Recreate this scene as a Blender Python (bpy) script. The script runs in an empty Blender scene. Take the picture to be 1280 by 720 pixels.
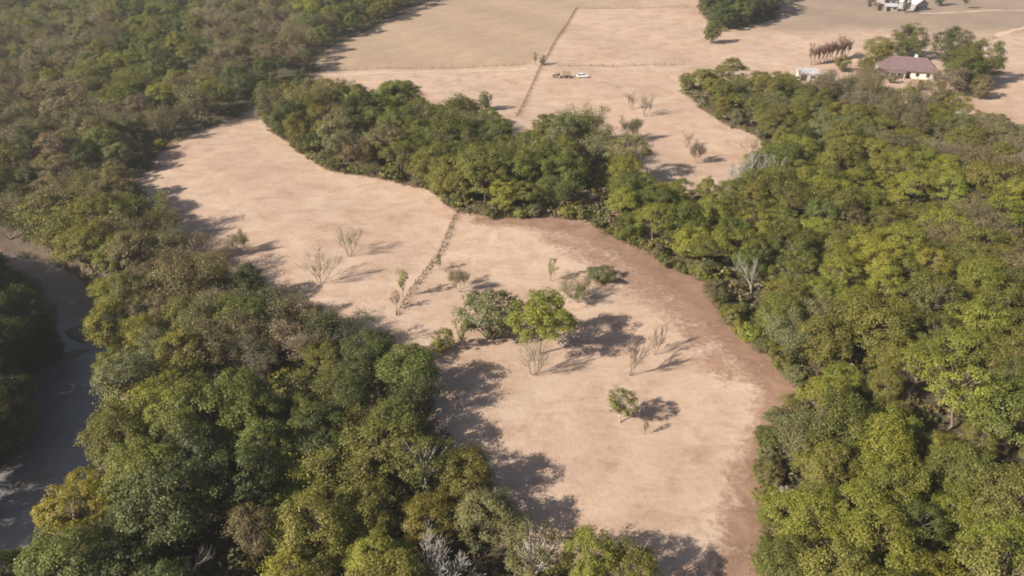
import bpy, bmesh, math, random
import numpy as np
from mathutils import Vector

# ------------------------------------------------------------------ camera, sky, sun, exposure
S = bpy.context.scene
COL = S.collection
FPX, CAMH, PITCH = 949.0, 80.0, math.radians(30.54)      # focal length in photo pixels, drone height, downward tilt
cam = bpy.data.cameras.new('camera'); camo = bpy.data.objects.new('camera', cam); COL.objects.link(camo)
cam.sensor_width = 36.0; cam.lens = 36.0 * FPX / 1280.0
cam.clip_start = 1.0; cam.clip_end = 12000.0
camo.location = (0, 0, CAMH); camo.rotation_euler = (math.radians(90) - PITCH, 0, 0)
S.camera = camo

SUN_EL, SHADOW_AZ = 32.0, 62.0                            # degrees; shadows fall 62 deg right of the view direction
w = bpy.data.worlds.new('World'); S.world = w; w.use_nodes = True
nt = w.node_tree
sky = nt.nodes.new('ShaderNodeTexSky'); sky.sky_type = 'NISHITA'; sky.sun_disc = False
sky.sun_elevation = math.radians(SUN_EL); sky.sun_rotation = math.radians(180 + SHADOW_AZ)
sky.air_density = 1.0; sky.dust_density = 2.0; sky.ozone_density = 1.0
bg = nt.nodes['Background']; bg.inputs['Strength'].default_value = 0.058
nt.links.new(sky.outputs['Color'], bg.inputs['Color'])
sl = bpy.data.lights.new('sun', 'SUN'); sl.energy = 5.0; sl.angle = math.radians(0.6); sl.color = (1.0, 0.92, 0.80)
so = bpy.data.objects.new('sun', sl); COL.objects.link(so); so.location = (-200, -100, 200)
sd = Vector((math.sin(math.radians(SHADOW_AZ)) * math.cos(math.radians(SUN_EL)),
             math.cos(math.radians(SHADOW_AZ)) * math.cos(math.radians(SUN_EL)), -math.sin(math.radians(SUN_EL))))
so.rotation_euler = sd.to_track_quat('-Z', 'Y').to_euler()
S.view_settings.view_transform = 'Standard'; S.view_settings.look = 'None'
S.view_settings.exposure = 0.84; S.view_settings.gamma = 1.0; S.view_settings.use_curve_mapping = False
S.cycles.max_bounces = 6; S.cycles.diffuse_bounces = 3; S.cycles.transmission_bounces = 3
S.cycles.volume_bounces = 0; S.cycles.filter_width = 1.9

# ------------------------------------------------------------------ helpers
rng = np.random.default_rng(11)
random.seed(5)
CT, ST = math.cos(PITCH), math.sin(PITCH)

def P(u, v, z=0.0):
    """photo pixel -> point on the horizontal plane at height z"""
    x = (u - 640) / FPX; y = (360 - v) / FPX
    dz = -ST + y * CT
    t = (z - CAMH) / dz
    return (x * t, (CT + y * ST) * t)

def proj(x, y, z):
    q = y * CT - (z - CAMH) * ST
    return (640 + FPX * x / q, 360 - FPX * (y * ST + (z - CAMH) * CT) / q, q)

def poly(pts):
    return np.array([P(*p) for p in pts])

def sdf_poly(px, py, pg):
    """signed distance (negative inside) to a polygon, vectorised"""
    d = np.full(px.shape, 1e9); ins = np.zeros(px.shape, bool)
    n = len(pg)
    for i in range(n):
        ax, ay = pg[i]; bx, by = pg[(i + 1) % n]
        ex, ey = bx - ax, by - ay
        t = np.clip(((px - ax) * ex + (py - ay) * ey) / (ex * ex + ey * ey + 1e-9), 0, 1)
        d = np.minimum(d, np.hypot(px - ax - t * ex, py - ay - t * ey))
        c = ((ay > py) != (by > py)) & (px < ex * (py - ay) / (by - ay + 1e-12) + ax)
        ins ^= c
    return np.where(ins, -d, d)

def dist_line(px, py, pg, wid=None):
    """distance to a polyline; with widths given, distance divided by the local width"""
    d = np.full(px.shape, 1e9)
    for i in range(len(pg) - 1):
        ax, ay = pg[i]; bx, by = pg[i + 1]
        ex, ey = bx - ax, by - ay
        t = np.clip(((px - ax) * ex + (py - ay) * ey) / (ex * ex + ey * ey + 1e-9), 0, 1)
        e = np.hypot(px - ax - t * ex, py - ay - t * ey)
        if wid is not None:
            e = e / (wid[i] * (1 - t) + wid[i + 1] * t)
        d = np.minimum(d, e)
    return d

def sstep(a, b, x):
    t = np.clip((x - a) / (b - a), 0, 1)
    return t * t * (3 - 2 * t)

RIVER_Z = -4.5
RIVER = [P(u, v, RIVER_Z) for u, v in
         [(-900, 300), (-420, 300), (-220, 308), (-70, 322), (20, 345), (74, 388), (98, 440), (84, 520), (42, 600), (-25, 690), (-140, 800), (-420, 980)]]
RIVER = np.array(RIVER)

def gz(x, y):
    x = np.asarray(x, float); y = np.asarray(y, float)
    far = np.clip(1.0 - (np.hypot(x, y - 200) - 400) / 400, 0, 1)
    h = (0.35 * np.sin(x * 0.045 + 0.7) * np.cos(y * 0.037) + 0.22 * np.sin(x * 0.11 + y * 0.083) + 0.10 * np.sin(x * 0.31 - y * 0.23 + 1.0)) * far
    d = dist_line(x, y, RIVER)
    k = 1 - sstep(5.8, 11.5, d + 1.1 * np.sin(x * 0.21 + y * 0.13) + 0.6 * np.sin(y * 0.5))
    return h * (1 - k) - 5.6 * k

def gzs(x, y):
    return float(gz(np.array([x]), np.array([y]))[0])

def mesh_np(name, verts, quads=None, tris=None, mat=None, parent=None, smooth=False, uniq=True):
    me = bpy.data.meshes.new(name)
    verts = np.asarray(verts, np.float32).reshape(-1, 3)
    loops = []; counts = []
    if quads is not None and len(quads):
        q = np.asarray(quads, np.int32); loops.append(q.ravel()); counts.append(np.full(len(q), 4, np.int32))
    if tris is not None and len(tris):
        t = np.asarray(tris, np.int32); loops.append(t.ravel()); counts.append(np.full(len(t), 3, np.int32))
    loops = np.concatenate(loops); counts = np.concatenate(counts)
    starts = np.concatenate([[0], np.cumsum(counts)[:-1]]).astype(np.int32)
    me.vertices.add(len(verts)); me.vertices.foreach_set('co', verts.ravel())
    me.loops.add(len(loops)); me.loops.foreach_set('vertex_index', loops)
    me.polygons.add(len(counts)); me.polygons.foreach_set('loop_start', starts)
    if smooth:
        me.polygons.foreach_set('use_smooth', np.ones(len(counts), bool))
    me.update(calc_edges=True)
    if mat: me.materials.append(mat)
    return me

def link(name, me, parent=None):
    o = bpy.data.objects.new(name, me); COL.objects.link(o)
    if parent: o.parent = parent
    return o

def tag(o, label=None, cat=None, group=None, kind=None):
    if label: o['label'] = label
    if cat: o['category'] = cat
    if group: o['group'] = group
    if kind: o['kind'] = kind
    return o

class MB:
    """collects boxes, prisms and tubes into one mesh"""
    def __init__(s): s.v = []; s.f = []
    def box(s, x0, x1, y0, y1, z0, z1):
        b = len(s.v)
        s.v += [(x0, y0, z0), (x1, y0, z0), (x1, y1, z0), (x0, y1, z0), (x0, y0, z1), (x1, y0, z1), (x1, y1, z1), (x0, y1, z1)]
        s.f += [tuple(b + i for i in q) for q in ((0, 3, 2, 1), (4, 5, 6, 7), (0, 1, 5, 4), (1, 2, 6, 5), (2, 3, 7, 6), (3, 0, 4, 7))]
        return s
    def prism(s, outline, y0, y1):
        """outline of (x, z) points extruded along y"""
        b = len(s.v); n = len(outline)
        s.v += [(x, y0, z) for x, z in outline] + [(x, y1, z) for x, z in outline]
        s.f.append(tuple(b + i for i in range(n))); s.f.append(tuple(b + n + i for i in reversed(range(n))))
        for i in range(n):
            j = (i + 1) % n
            s.f.append((b + i, b + n + i, b + n + j, b + j))
        return s
    def raw(s, vs, fs):
        b = len(s.v); s.v += list(vs); s.f += [tuple(b + i for i in f) for f in fs]; return s
    def tube(s, p0, p1, r0, r1=None, n=8):
        r1 = r0 if r1 is None else r1
        a = Vector(p0); c = Vector(p1); d = (c - a).normalized()
        t = d.cross(Vector((0, 0, 1)));
        if t.length < 1e-3: t = Vector((1, 0, 0))
        t.normalize(); e = d.cross(t); b = len(s.v)
        for q, r in ((a, r0), (c, r1)):
            for i in range(n):
                an = 2 * math.pi * i / n
                s.v.append(tuple(q + t * (r * math.cos(an)) + e * (r * math.sin(an))))
        s.f.append(tuple(b + i for i in range(n))); s.f.append(tuple(b + n + i for i in reversed(range(n))))
        for i in range(n):
            j = (i + 1) % n
            s.f.append((b + i, b + n + i, b + n + j, b + j))
        return s
    def build(s, name, mat, parent=None, bevel=0):
        me = bpy.data.meshes.new(name); me.from_pydata(s.v, [], s.f); me.update()
        bm = bmesh.new(); bm.from_mesh(me); bmesh.ops.recalc_face_normals(bm, faces=bm.faces[:])
        if bevel:
            bmesh.ops.bevel(bm, geom=bm.edges[:], offset=bevel, segments=2, affect='EDGES', profile=0.5)
        bm.to_mesh(me); bm.free()
        if mat: me.materials.append(mat)
        return link(name, me, parent)

def empty(name, loc, rz=0.0):
    o = bpy.data.objects.new(name, None); COL.objects.link(o)
    o.location = loc; o.rotation_euler = (0, 0, rz); o.empty_display_size = 0.3
    return o

# ------------------------------------------------------------------ materials
def nodes(name):
    m = bpy.data.materials.new(name); m.use_nodes = True
    t = m.node_tree; p = t.nodes['Principled BSDF']
    p.inputs['Specular IOR Level'].default_value = 0.25
    return m, t, p

def noise(t, scale, detail=4, rough=0.6, vec=None, dist=0.0):
    n = t.nodes.new('ShaderNodeTexNoise'); n.inputs['Scale'].default_value = scale
    n.inputs['Detail'].default_value = detail; n.inputs['Roughness'].default_value = rough; n.inputs['Distortion'].default_value = dist
    if vec is not None: t.links.new(vec, n.inputs['Vector'])
    return n.outputs['Fac']

def ramp(t, fac, lo, hi, a=0.0, b=1.0):
    n = t.nodes.new('ShaderNodeMapRange'); n.clamp = True
    n.inputs['From Min'].default_value = lo; n.inputs['From Max'].default_value = hi
    n.inputs['To Min'].default_value = a; n.inputs['To Max'].default_value = b
    t.links.new(fac, n.inputs['Value']); return n.outputs['Result']

def mix(t, fac, a, b, mode='MIX'):
    n = t.nodes.new('ShaderNodeMix'); n.data_type = 'RGBA'; n.blend_type = mode
    if isinstance(fac, (int, float)): n.inputs[0].default_value = fac
    else: t.links.new(fac, n.inputs[0])
    for i, c in ((6, a), (7, b)):
        if isinstance(c, tuple): n.inputs[i].default_value = (*c, 1)
        else: t.links.new(c, n.inputs[i])
    return n.outputs[2]

def math_n(t, op, a, b):
    n = t.nodes.new('ShaderNodeMath'); n.operation = op
    for i, c in ((0, a), (1, b)):
        if isinstance(c, (int, float)): n.inputs[i].default_value = c
        else: t.links.new(c, n.inputs[i])
    return n.outputs[0]

def attr(t, name):
    n = t.nodes.new('ShaderNodeAttribute'); n.attribute_name = name; return n

def scaled(t, coord, s, rotz=0.0):
    n = t.nodes.new('ShaderNodeMapping'); n.inputs['Scale'].default_value = s; n.inputs['Rotation'].default_value = (0, 0, rotz)
    t.links.new(coord, n.inputs['Vector']); return n.outputs['Vector']

def bump(t, p, h, strength, dist):
    n = t.nodes.new('ShaderNodeBump'); n.inputs['Strength'].default_value = strength; n.inputs['Distance'].default_value = dist
    t.links.new(h, n.inputs['Height']); t.links.new(n.outputs['Normal'], p.inputs['Normal'])

def simple(name, col, rough=0.8, var=0.15, scale=2.0, metal=0.0):
    m, t, p = nodes(name)
    tc = t.nodes.new('ShaderNodeTexCoord')
    n = noise(t, scale, 5, 0.6, tc.outputs['Object'])
    c = mix(t, ramp(t, n, 0.3, 0.7), tuple(x * (1 - var) for x in col), tuple(min(1, x * (1 + var)) for x in col))
    t.links.new(c, p.inputs['Base Color']); p.inputs['Roughness'].default_value = rough; p.inputs['Metallic'].default_value = metal
    return m

def ground_mat():
    m, t, p = nodes('dry grass and soil')
    g = t.nodes.new('ShaderNodeNewGeometry'); pos = g.outputs['Position']
    huge = noise(t, 0.014, 3, 0.5, pos, 0.5)
    big = noise(t, 0.045, 4, 0.55, pos, 0.8)
    mid = noise(t, 0.17, 5, 0.6, pos, 0.6)
    fine = noise(t, 1.1, 5, 0.7, pos)
    grain = noise(t, 4.0, 3, 0.7, pos)
    streak = noise(t, 1.0, 5, 0.65, scaled(t, pos, (0.16, 0.55, 1), math.radians(-14)), 1.2)
    streak2 = noise(t, 1.0, 4, 0.6, scaled(t, pos, (0.08, 0.26, 1), math.radians(28)), 1.6)
    c = mix(t, ramp(t, huge, 0.35, 0.65), (0.400, 0.265, 0.190), (0.465, 0.332, 0.248))
    c = mix(t, ramp(t, big, 0.35, 0.7, 0, 0.85), c, (0.515, 0.382, 0.290))
    c = mix(t, ramp(t, mid, 0.42, 0.72, 0, 0.65), c, (0.30, 0.185, 0.122))
    c = mix(t, ramp(t, streak, 0.45, 0.75, 0, 0.55), c, (0.53, 0.395, 0.300))
    c = mix(t, ramp(t, streak2, 0.5, 0.72, 0, 0.42), c, (0.335, 0.215, 0.142))
    c = mix(t, ramp(t, fine, 0.48, 0.75, 0, 0.34), c, (0.27, 0.18, 0.115))
    c = mix(t, ramp(t, grain, 0.55, 0.8, 0, 0.2), c, (0.52, 0.40, 0.30))
    # other fields
    c = mix(t, math_n(t, 'MULTIPLY', attr(t, 'olive').outputs['Fac'], 0.7), c, mix(t, ramp(t, streak, 0.35, 0.7), (0.28, 0.20, 0.128), (0.37, 0.27, 0.18)))
    c = mix(t, math_n(t, 'MULTIPLY', attr(t, 'grey').outputs['Fac'], 0.85), c, mix(t, ramp(t, streak2, 0.35, 0.7), (0.215, 0.165, 0.122), (0.285, 0.215, 0.152)))
    # bare reddish soil where vehicles and animals pass
    sm = math_n(t, 'ADD', attr(t, 'soil').outputs['Fac'], ramp(t, math_n(t, 'MULTIPLY', mid, fine), 0.13, 0.38, -0.42, 0.42))
    sm = ramp(t, sm, 0.2, 0.85)
    c = mix(t, math_n(t, 'MULTIPLY', sm, 0.92), c, mix(t, ramp(t, mid, 0.35, 0.65), (0.155, 0.085, 0.055), (0.285, 0.175, 0.122)))
    # leaf litter below the trees
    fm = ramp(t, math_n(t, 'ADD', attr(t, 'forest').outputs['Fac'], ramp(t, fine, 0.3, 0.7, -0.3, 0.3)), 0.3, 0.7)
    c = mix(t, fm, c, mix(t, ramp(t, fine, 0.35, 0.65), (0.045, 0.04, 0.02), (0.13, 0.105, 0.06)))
    # river bank mud and sand
    c = mix(t, attr(t, 'mud').outputs['Fac'], c, mix(t, ramp(t, mid, 0.35, 0.65), (0.06, 0.043, 0.031), (0.115, 0.084, 0.062)))
    t.links.new(c, p.inputs['Base Color']); p.inputs['Roughness'].default_value = 0.95
    h = math_n(t, 'ADD', math_n(t, 'MULTIPLY', fine, 0.7), math_n(t, 'MULTIPLY', grain, 0.3))
    bump(t, p, h, 0.4, 0.3)
    return m

def leaf_mat(name, mode):
    m = bpy.data.materials.new(name); m.use_nodes = True; t = m.node_tree
    t.nodes.remove(t.nodes['Principled BSDF']); out = t.nodes['Material Output']
    if mode == 'object':
        oi = t.nodes.new('ShaderNodeObjectInfo'); base = oi.outputs['Color']
    else:
        an = attr(t, 'tint'); base = an.outputs['Color']
        if mode == 'instance': an.attribute_type = 'INSTANCER'
    tc = t.nodes.new('ShaderNodeTexCoord')
    n = noise(t, 0.5, 3, 0.6, tc.outputs['Object']); n2 = noise(t, 5.0, 2, 0.5, tc.outputs['Object'])
    c = mix(t, ramp(t, n, 0.3, 0.7, 0, 0.85), base, mix(t, 1.0, base, (1.22, 1.12, 0.82), 'MULTIPLY'))
    c = mix(t, ramp(t, n2, 0.35, 0.65, 0, 1), mix(t, 1.0, c, (0.70, 0.74, 0.72), 'MULTIPLY'), mix(t, 1.0, c, (1.25, 1.22, 1.2), 'MULTIPLY'))
    d = t.nodes.new('ShaderNodeBsdfDiffuse'); t.links.new(c, d.inputs['Color'])
    tr = t.nodes.new('ShaderNodeBsdfTranslucent'); t.links.new(mix(t, 1.0, c, (1.1, 1.15, 0.6), 'MULTIPLY'), tr.inputs['Color'])
    gl = t.nodes.new('ShaderNodeBsdfGlossy'); gl.inputs['Roughness'].default_value = 0.55; gl.inputs['Color'].default_value = (0.5, 0.5, 0.5, 1)
    a = t.nodes.new('ShaderNodeMixShader'); a.inputs[0].default_value = 0.34
    t.links.new(d.outputs[0], a.inputs[1]); t.links.new(tr.outputs[0], a.inputs[2])
    b = t.nodes.new('ShaderNodeMixShader'); b.inputs[0].default_value = 0.05
    t.links.new(a.outputs[0], b.inputs[1]); t.links.new(gl.outputs[0], b.inputs[2])
    t.links.new(b.outputs[0], out.inputs['Surface'])
    return m

M_GROUND = ground_mat()
M_LEAF = leaf_mat('foliage', 'object')
M_LEAFA = leaf_mat('foliage of the undergrowth', 'attr')
M_LEAFI = leaf_mat('foliage of the far wood', 'instance')
M_BARK = simple('grey brown bark', (0.17, 0.13, 0.095), 0.9, 0.3, 3.0)
M_PALE = simple('pale bark', (0.416, 0.376, 0.320), 0.85, 0.25, 3.0)
M_TWIG = simple('dry twigs', (0.216, 0.164, 0.120), 0.9, 0.25, 1.0)
M_TWIGG = simple('grey green twigs', (0.240, 0.212, 0.152), 0.9, 0.25, 1.0)
M_TWIGR = simple('reddish twigs', (0.216, 0.132, 0.096), 0.9, 0.2, 1.0)
M_DEAD = simple('bleached dead wood', (0.336, 0.308, 0.272), 0.9, 0.2, 1.0)
M_WEED = leaf_mat('dry weeds', 'attr')
mt_, tt_, pt_ = nodes('dry grass tufts'); tt_.links.new(attr(tt_, 'tint').outputs['Color'], pt_.inputs['Base Color']); pt_.inputs['Roughness'].default_value = 0.95
M_TUFT = mt_
M_POST = simple('weathered post', (0.16, 0.12, 0.09), 0.9, 0.3, 4.0)
M_WIRE = simple('fence wire', (0.25, 0.22, 0.19), 0.6, 0.1, 1.0)
M_DUST = simple('pale dust', (0.50, 0.37, 0.275), 0.95, 0.12, 0.3)
M_WALL = simple('whitewashed wall', (0.60, 0.56, 0.50), 0.85, 0.06, 0.8)
M_WALLG = simple('greyed wall', (0.28, 0.26, 0.25), 0.85, 0.1, 0.8)
M_DARK = simple('dark opening', (0.035, 0.03, 0.028), 0.6, 0.2, 1.0)
M_ROOF = simple('faded red roof sheets', (0.165, 0.112, 0.112), 0.7, 0.12, 0.7)
M_ROOFP = simple('pinkish roof tiles', (0.29, 0.18, 0.165), 0.8, 0.12, 0.7)
M_ROOFW = simple('pale metal roof', (0.46, 0.445, 0.46), 0.5, 0.08, 0.7)
M_ROOFB = simple('dark brown roof', (0.10, 0.07, 0.05), 0.8, 0.2, 0.7)
M_PAINT = simple('white car paint', (0.8, 0.8, 0.8), 0.3, 0.02, 1.0)
M_GLASS = simple('dark car glass', (0.03, 0.035, 0.04), 0.1, 0.1, 1.0)
M_TYRE = simple('rubber', (0.03, 0.03, 0.03), 0.9, 0.2, 3.0)
M_RUST = simple('rusty machine paint', (0.20, 0.115, 0.06), 0.8, 0.3, 2.0)
M_STRAW = simple('yellowed machine paint', (0.42, 0.29, 0.12), 0.7, 0.2, 2.0)

def water_mat():
    m, t, p = nodes('river water')
    g = t.nodes.new('ShaderNodeNewGeometry'); pos = g.outputs['Position']
    n = noise(t, 0.12, 4, 0.6, pos, 0.8)
    t.links.new(mix(t, ramp(t, n, 0.35, 0.7), (0.165, 0.152, 0.155), (0.225, 0.203, 0.192)), p.inputs['Base Color'])
    p.inputs['Roughness'].default_value = 0.2; p.inputs['IOR'].default_value = 1.33; p.inputs['Specular IOR Level'].default_value = 0.5
    r = noise(t, 1.0, 4, 0.65, scaled(t, pos, (1.6, 0.7, 1)))
    bump(t, p, r, 0.35, 0.12)
    return m
M_WATER = water_mat()

# ------------------------------------------------------------------ the woods' outlines (pixel, pixel, height that the pixel shows)
WOODS = {
 'upper left wood': [(-300, -70, 0), (640, -70, 0), (545, 1, 0), (478, 30, 0), (408, 64, 0), (398, 84, 0), (335, 118, 0), (292, 146, 0), (238, 165, 0), (188, 196, 0), (165, 225, 0), (150, 238, 2), (60, 300, 5), (-20, 300, 5), (-300, 270, 5)],
 'river wood': [(165, 225, 0), (200, 256, 7), (245, 282, 8), (300, 316, 8), (352, 350, 8), (400, 366, 8), (440, 386, 8), (488, 412, 8), (540, 446, 8), (556, 500, 8), (602, 545, 8), (636, 612, 8), (690, 648, 8), (740, 650, 8), (795, 695, 8), (826, 745, 8), (826, 840, 0), (-130, 900, 0), (-70, 705, 8), (50, 655, 8), (88, 560, 8), (122, 470, 8), (100, 395, 8), (108, 345, 8), (50, 322, 3), (-20, 312, 3), (-200, 300, 3), (-200, 285, 0), (60, 285, 0), (150, 238, 1)],
 'tree belt': [(318, 142, 0), (362, 178, 0), (410, 212, 0), (470, 222, 0), (540, 239, 0), (575, 268, 0), (640, 275, 0), (718, 274, 0), (742, 288, 0), (800, 312, 0), (842, 336, 0), (856, 260, 4), (836, 208, 9), (792, 180, 9), (748, 152, 9), (700, 124, 9), (655, 150, 9), (600, 126, 9), (545, 118, 9), (490, 106, 9), (420, 93, 9), (370, 93, 9), (322, 100, 9)],
 'right wood': [(842, 336, 0), (886, 352, 0), (905, 400, 0), (960, 442, 0), (1010, 492, 0), (966, 540, 0), (955, 620, 0), (964, 680, 0), (944, 730, 0), (938, 860, 0), (1520, 860, 0), (1520, 190, 0), (1290, 162, 6), (1240, 142, 7), (1205, 128, 6), (1160, 121, 6), (1118, 113, 6), (1088, 104, 7), (1050, 95, 7), (1008, 102, 7), (985, 92, 8), (930, 84, 8), (862, 80, 8), (848, 96, 5), (872, 132, 0), (908, 156, 0), (950, 172, 0), (966, 196, 0), (935, 206, 4), (900, 208, 9), (865, 206, 9), (828, 214, 9), (812, 262, 0)],
 'far river bank': [(-300, 352, 8), (10, 352, 8), (30, 372, 6), (82, 402, 5), (75, 440, 4), (62, 480, 2), (60, 515, 2), (45, 600, 2), (-10, 700, 0), (-300, 780, 0)],
 'far grove': [(872, 14, 0), (884, 31, 0), (905, 40, 0), (940, 33, 0), (972, 22, 0), (980, -35, 0), (868, -35, 0)],
}
WPOLY = {k: poly(v) for k, v in WOODS.items()}

# ------------------------------------------------------------------ ground
def axis(lo, hi, step, far, grow=1.16):
    a = list(np.arange(lo, hi + step, step)); s = step
    while a[-1] < far: s *= grow; a.append(a[-1] + s)
    s = step
    while a[0] > -far: s *= grow; a.insert(0, a[0] - s)
    return np.array(a)

xs = axis(-200, 250, 1.4, 2900); ys = axis(40, 470, 1.4, 2900)
GX, GY = np.meshgrid(xs, ys); gx = GX.ravel(); gy = GY.ravel()
gzv = gz(gx, gy)
nx, ny = len(xs), len(ys)
idx = np.arange(nx * ny).reshape(ny, nx)
quads = np.stack([idx[:-1, :-1], idx[:-1, 1:], idx[1:, 1:], idx[1:, :-1]], -1).reshape(-1, 4)
me = mesh_np('ground', np.stack([gx, gy, gzv], -1), quads, mat=M_GROUND, smooth=True)
def fattr(me, name, val):
    a = me.attributes.new(name, 'FLOAT', 'POINT'); a.data.foreach_set('value', val.astype(np.float32))
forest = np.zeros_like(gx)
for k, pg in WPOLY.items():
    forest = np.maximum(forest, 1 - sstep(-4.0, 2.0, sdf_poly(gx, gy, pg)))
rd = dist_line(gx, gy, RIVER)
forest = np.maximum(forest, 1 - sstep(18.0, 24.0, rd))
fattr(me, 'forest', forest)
SOIL = [(600, 276, 2.5), (680, 280, 4), (745, 292, 6), (800, 322, 7.5), (850, 352, 7), (895, 402, 5.5), (940, 448, 5), (985, 492, 4.5), (968, 530, 3), (948, 590, 3.5), (940, 650, 4), (925, 720, 4), (915, 800, 4)]
soil = np.clip(1.25 - dist_line(gx, gy, [P(u, v) for u, v, _ in SOIL], [s for _, _, s in SOIL]) * 0.75, 0, 1)
S2 = [(690, 300, 3), (760, 330, 5), (830, 372, 5), (870, 420, 3), (910, 470, 2.5)]
soil = np.maximum(soil, 0.75 * np.clip(1.2 - dist_line(gx, gy, [P(u, v) for u, v, _ in S2], [s for _, _, s in S2]) * 0.75, 0, 1))
S3 = [(150, 240, 5), (190, 215, 4), (215, 195, 4), (240, 180, 2)]
soil = np.maximum(soil, 0.55 * np.clip(1.2 - dist_line(gx, gy, [P(u, v) for u, v, _ in S3], [s for _, _, s in S3]) * 0.75, 0, 1))
fattr(me, 'soil', soil)
fattr(me, 'olive', 1 - sstep(-1.5, 1.5, sdf_poly(gx, gy, poly([(400, 88), (660, 82), (690, 60), (722, 11), (800, 10), (800, -80), (380, -80)]))))
fattr(me, 'grey', 1 - sstep(-22, 12, sdf_poly(gx, gy, poly([(925, 42), (1060, 40), (1240, 44), (1500, 40), (1500, -80), (985, -80), (975, 20)]))))
rd = dist_line(gx, gy, RIVER)
fattr(me, 'mud', 1 - sstep(9.0, 12.0, rd + 1.2 * np.sin(gx * 0.2 + gy * 0.3)))
o = link('ground', me); tag(o, kind='structure')

# river water and sandbars
rv = []
for i, (x, y) in enumerate(RIVER):
    a = RIVER[max(i - 1, 0)]; b = RIVER[min(i + 1, len(RIVER) - 1)]
    d = (b - a) / np.hypot(*(b - a)); nrm = np.array([-d[1], d[0]])
    rv.append((x + nrm[0] * 13, y + nrm[1] * 13, RIVER_Z)); rv.append((x - nrm[0] * 13, y - nrm[1] * 13, RIVER_Z))
rq = [(2 * i, 2 * i + 1, 2 * i + 3, 2 * i + 2) for i in range(len(RIVER) - 1)]
o = link('river', mesh_np('river', rv, rq, mat=M_WATER)); tag(o, kind='structure')

def bar(pts, hgt):
    c = np.array([P(u, v, RIVER_Z) for u, v in pts]); m = c.mean(0); vs = []
    n = len(c)
    for k, (s, z) in enumerate(((1.0, -0.5), (0.93, 0.04), (0.6, hgt), (0.2, hgt * 1.2))):
        for q in c: vs.append((*(m + (q - m) * s), RIVER_Z + z))
    fs = [(k * n + i, k * n + (i + 1) % n, (k + 1) * n + (i + 1) % n, (k + 1) * n + i) for k in range(3) for i in range(n)]
    me = bpy.data.meshes.new('sandbar'); me.from_pydata(vs, [], fs + [tuple(3 * n + i for i in range(n))]); me.update()
    me.materials.append(simple('wet sand', (0.20, 0.155, 0.12), 0.8, 0.25, 0.6))
    for p in me.polygons: p.use_smooth = True
    return link('sandbar', me)
tag(bar([(78, 413), (100, 404), (128, 405), (150, 420), (146, 436), (128, 437), (112, 430), (96, 428), (84, 422)], 0.22), kind='structure')
tag(bar([(66, 446), (82, 441), (100, 436), (112, 437), (104, 444), (88, 449), (74, 450)], 0.12), kind='structure')
tag(bar([(15, 606), (35, 598), (60, 592), (70, 594), (50, 602), (30, 609)], 0.12), kind='structure')

# dirt tracks
def strip(name, pts, wid, lift=0.05, mat=M_DUST):
    c = np.array([P(u, v) for u, v in pts]); out = []
    for i in range(len(c) - 1):                                   # resample
        n = max(2, int(np.hypot(*(c[i + 1] - c[i])) / 2.0))
        out += [c[i] + (c[i + 1] - c[i]) * k / n for k in range(n)]
    out.append(c[-1]); c = np.array(out); vs = []
    for i in range(len(c)):
        d = c[min(i + 1, len(c) - 1)] - c[max(i - 1, 0)]; d = d / np.hypot(*d); nr = np.array([-d[1], d[0]])
        ww = wid * (0.5 + 0.12 * math.sin(i * 0.9) + 0.1 * math.sin(i * 0.37))
        for s in (-1, -0.33, 0.33, 1):
            q = c[i] + nr * ww * s; vs.append((q[0], q[1], gzs(*q) + lift))
    fs = [(4 * i + k, 4 * i + k + 1, 4 * i + k + 5, 4 * i + k + 4) for i in range(len(c) - 1) for k in range(3)]
    o = link(name, mesh_np(name, vs, fs, mat=mat, smooth=True)); return tag(o, kind='structure')
strip('dirt_track', [(1330, 18), (1280, 35), (1250, 43), (1232, 49), (1215, 53)], 3.2)
strip('dirt_track', [(1222, 51.5), (1240, 55), (1262, 62), (1290, 69), (1340, 84)], 2.6, 0.09)
strip('dirt_track', [(404, 93), (470, 92), (560, 89), (640, 87.5), (660, 87.5)], 2.0)
strip('dirt_track', [(1150, 18), (1220, 14.5), (1290, 12), (1360, 10)], 2.4)
strip('dirt_track', [(1050, 77), (1064, 74), (1078, 73)], 5.0)

# ------------------------------------------------------------------ tree shapes
def unit(a): return a / (np.linalg.norm(a, axis=-1, keepdims=True) + 1e-9)

def leaf_quads(pos, nrm, size, r, aspect=0.72):
    n = len(pos)
    a = unit(np.cross(nrm, unit(r.normal(size=(n, 3))))); b = np.cross(nrm, a)
    s = (size * r.uniform(0.65, 1.35, n))[:, None] * 0.5
    a = a * s; b = b * s * aspect
    bend = nrm * s * 0.25
    v = np.stack([pos - a - bend, pos - b * 0.9 + bend * 0.4, pos + a - bend, pos + b * 0.9 + bend * 0.4], 1)
    return v.reshape(-1, 3)

def tubes_np(segs, sides):
    """segs: rows p0(3) p1(3) r0 r1 -> verts, quads"""
    s = np.asarray(segs, float); p0 = s[:, 0:3]; p1 = s[:, 3:6]
    d = unit(p1 - p0); ref = np.where(np.abs(d[:, 2:3]) > 0.9, np.array([[1., 0, 0]]), np.array([[0, 0, 1.]]))
    a = unit(np.cross(d, ref)); b = np.cross(d, a)
    an = np.arange(sides) * 2 * math.pi / sides
    ring = a[:, None, :] * np.cos(an)[None, :, None] + b[:, None, :] * np.sin(an)[None, :, None]
    v = np.concatenate([p0[:, None] + ring * s[:, 6][:, None, None], p1[:, None] + ring * s[:, 7][:, None, None]], 1)
    n = len(s); base = (np.arange(n) * 2 * sides)[:, None]; i = np.arange(sides); j = (i + 1) % sides
    q = np.stack([base + i, base + j, base + sides + j, base + sides + i], -1).reshape(-1, 4)
    return v.reshape(-1, 3), q

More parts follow.
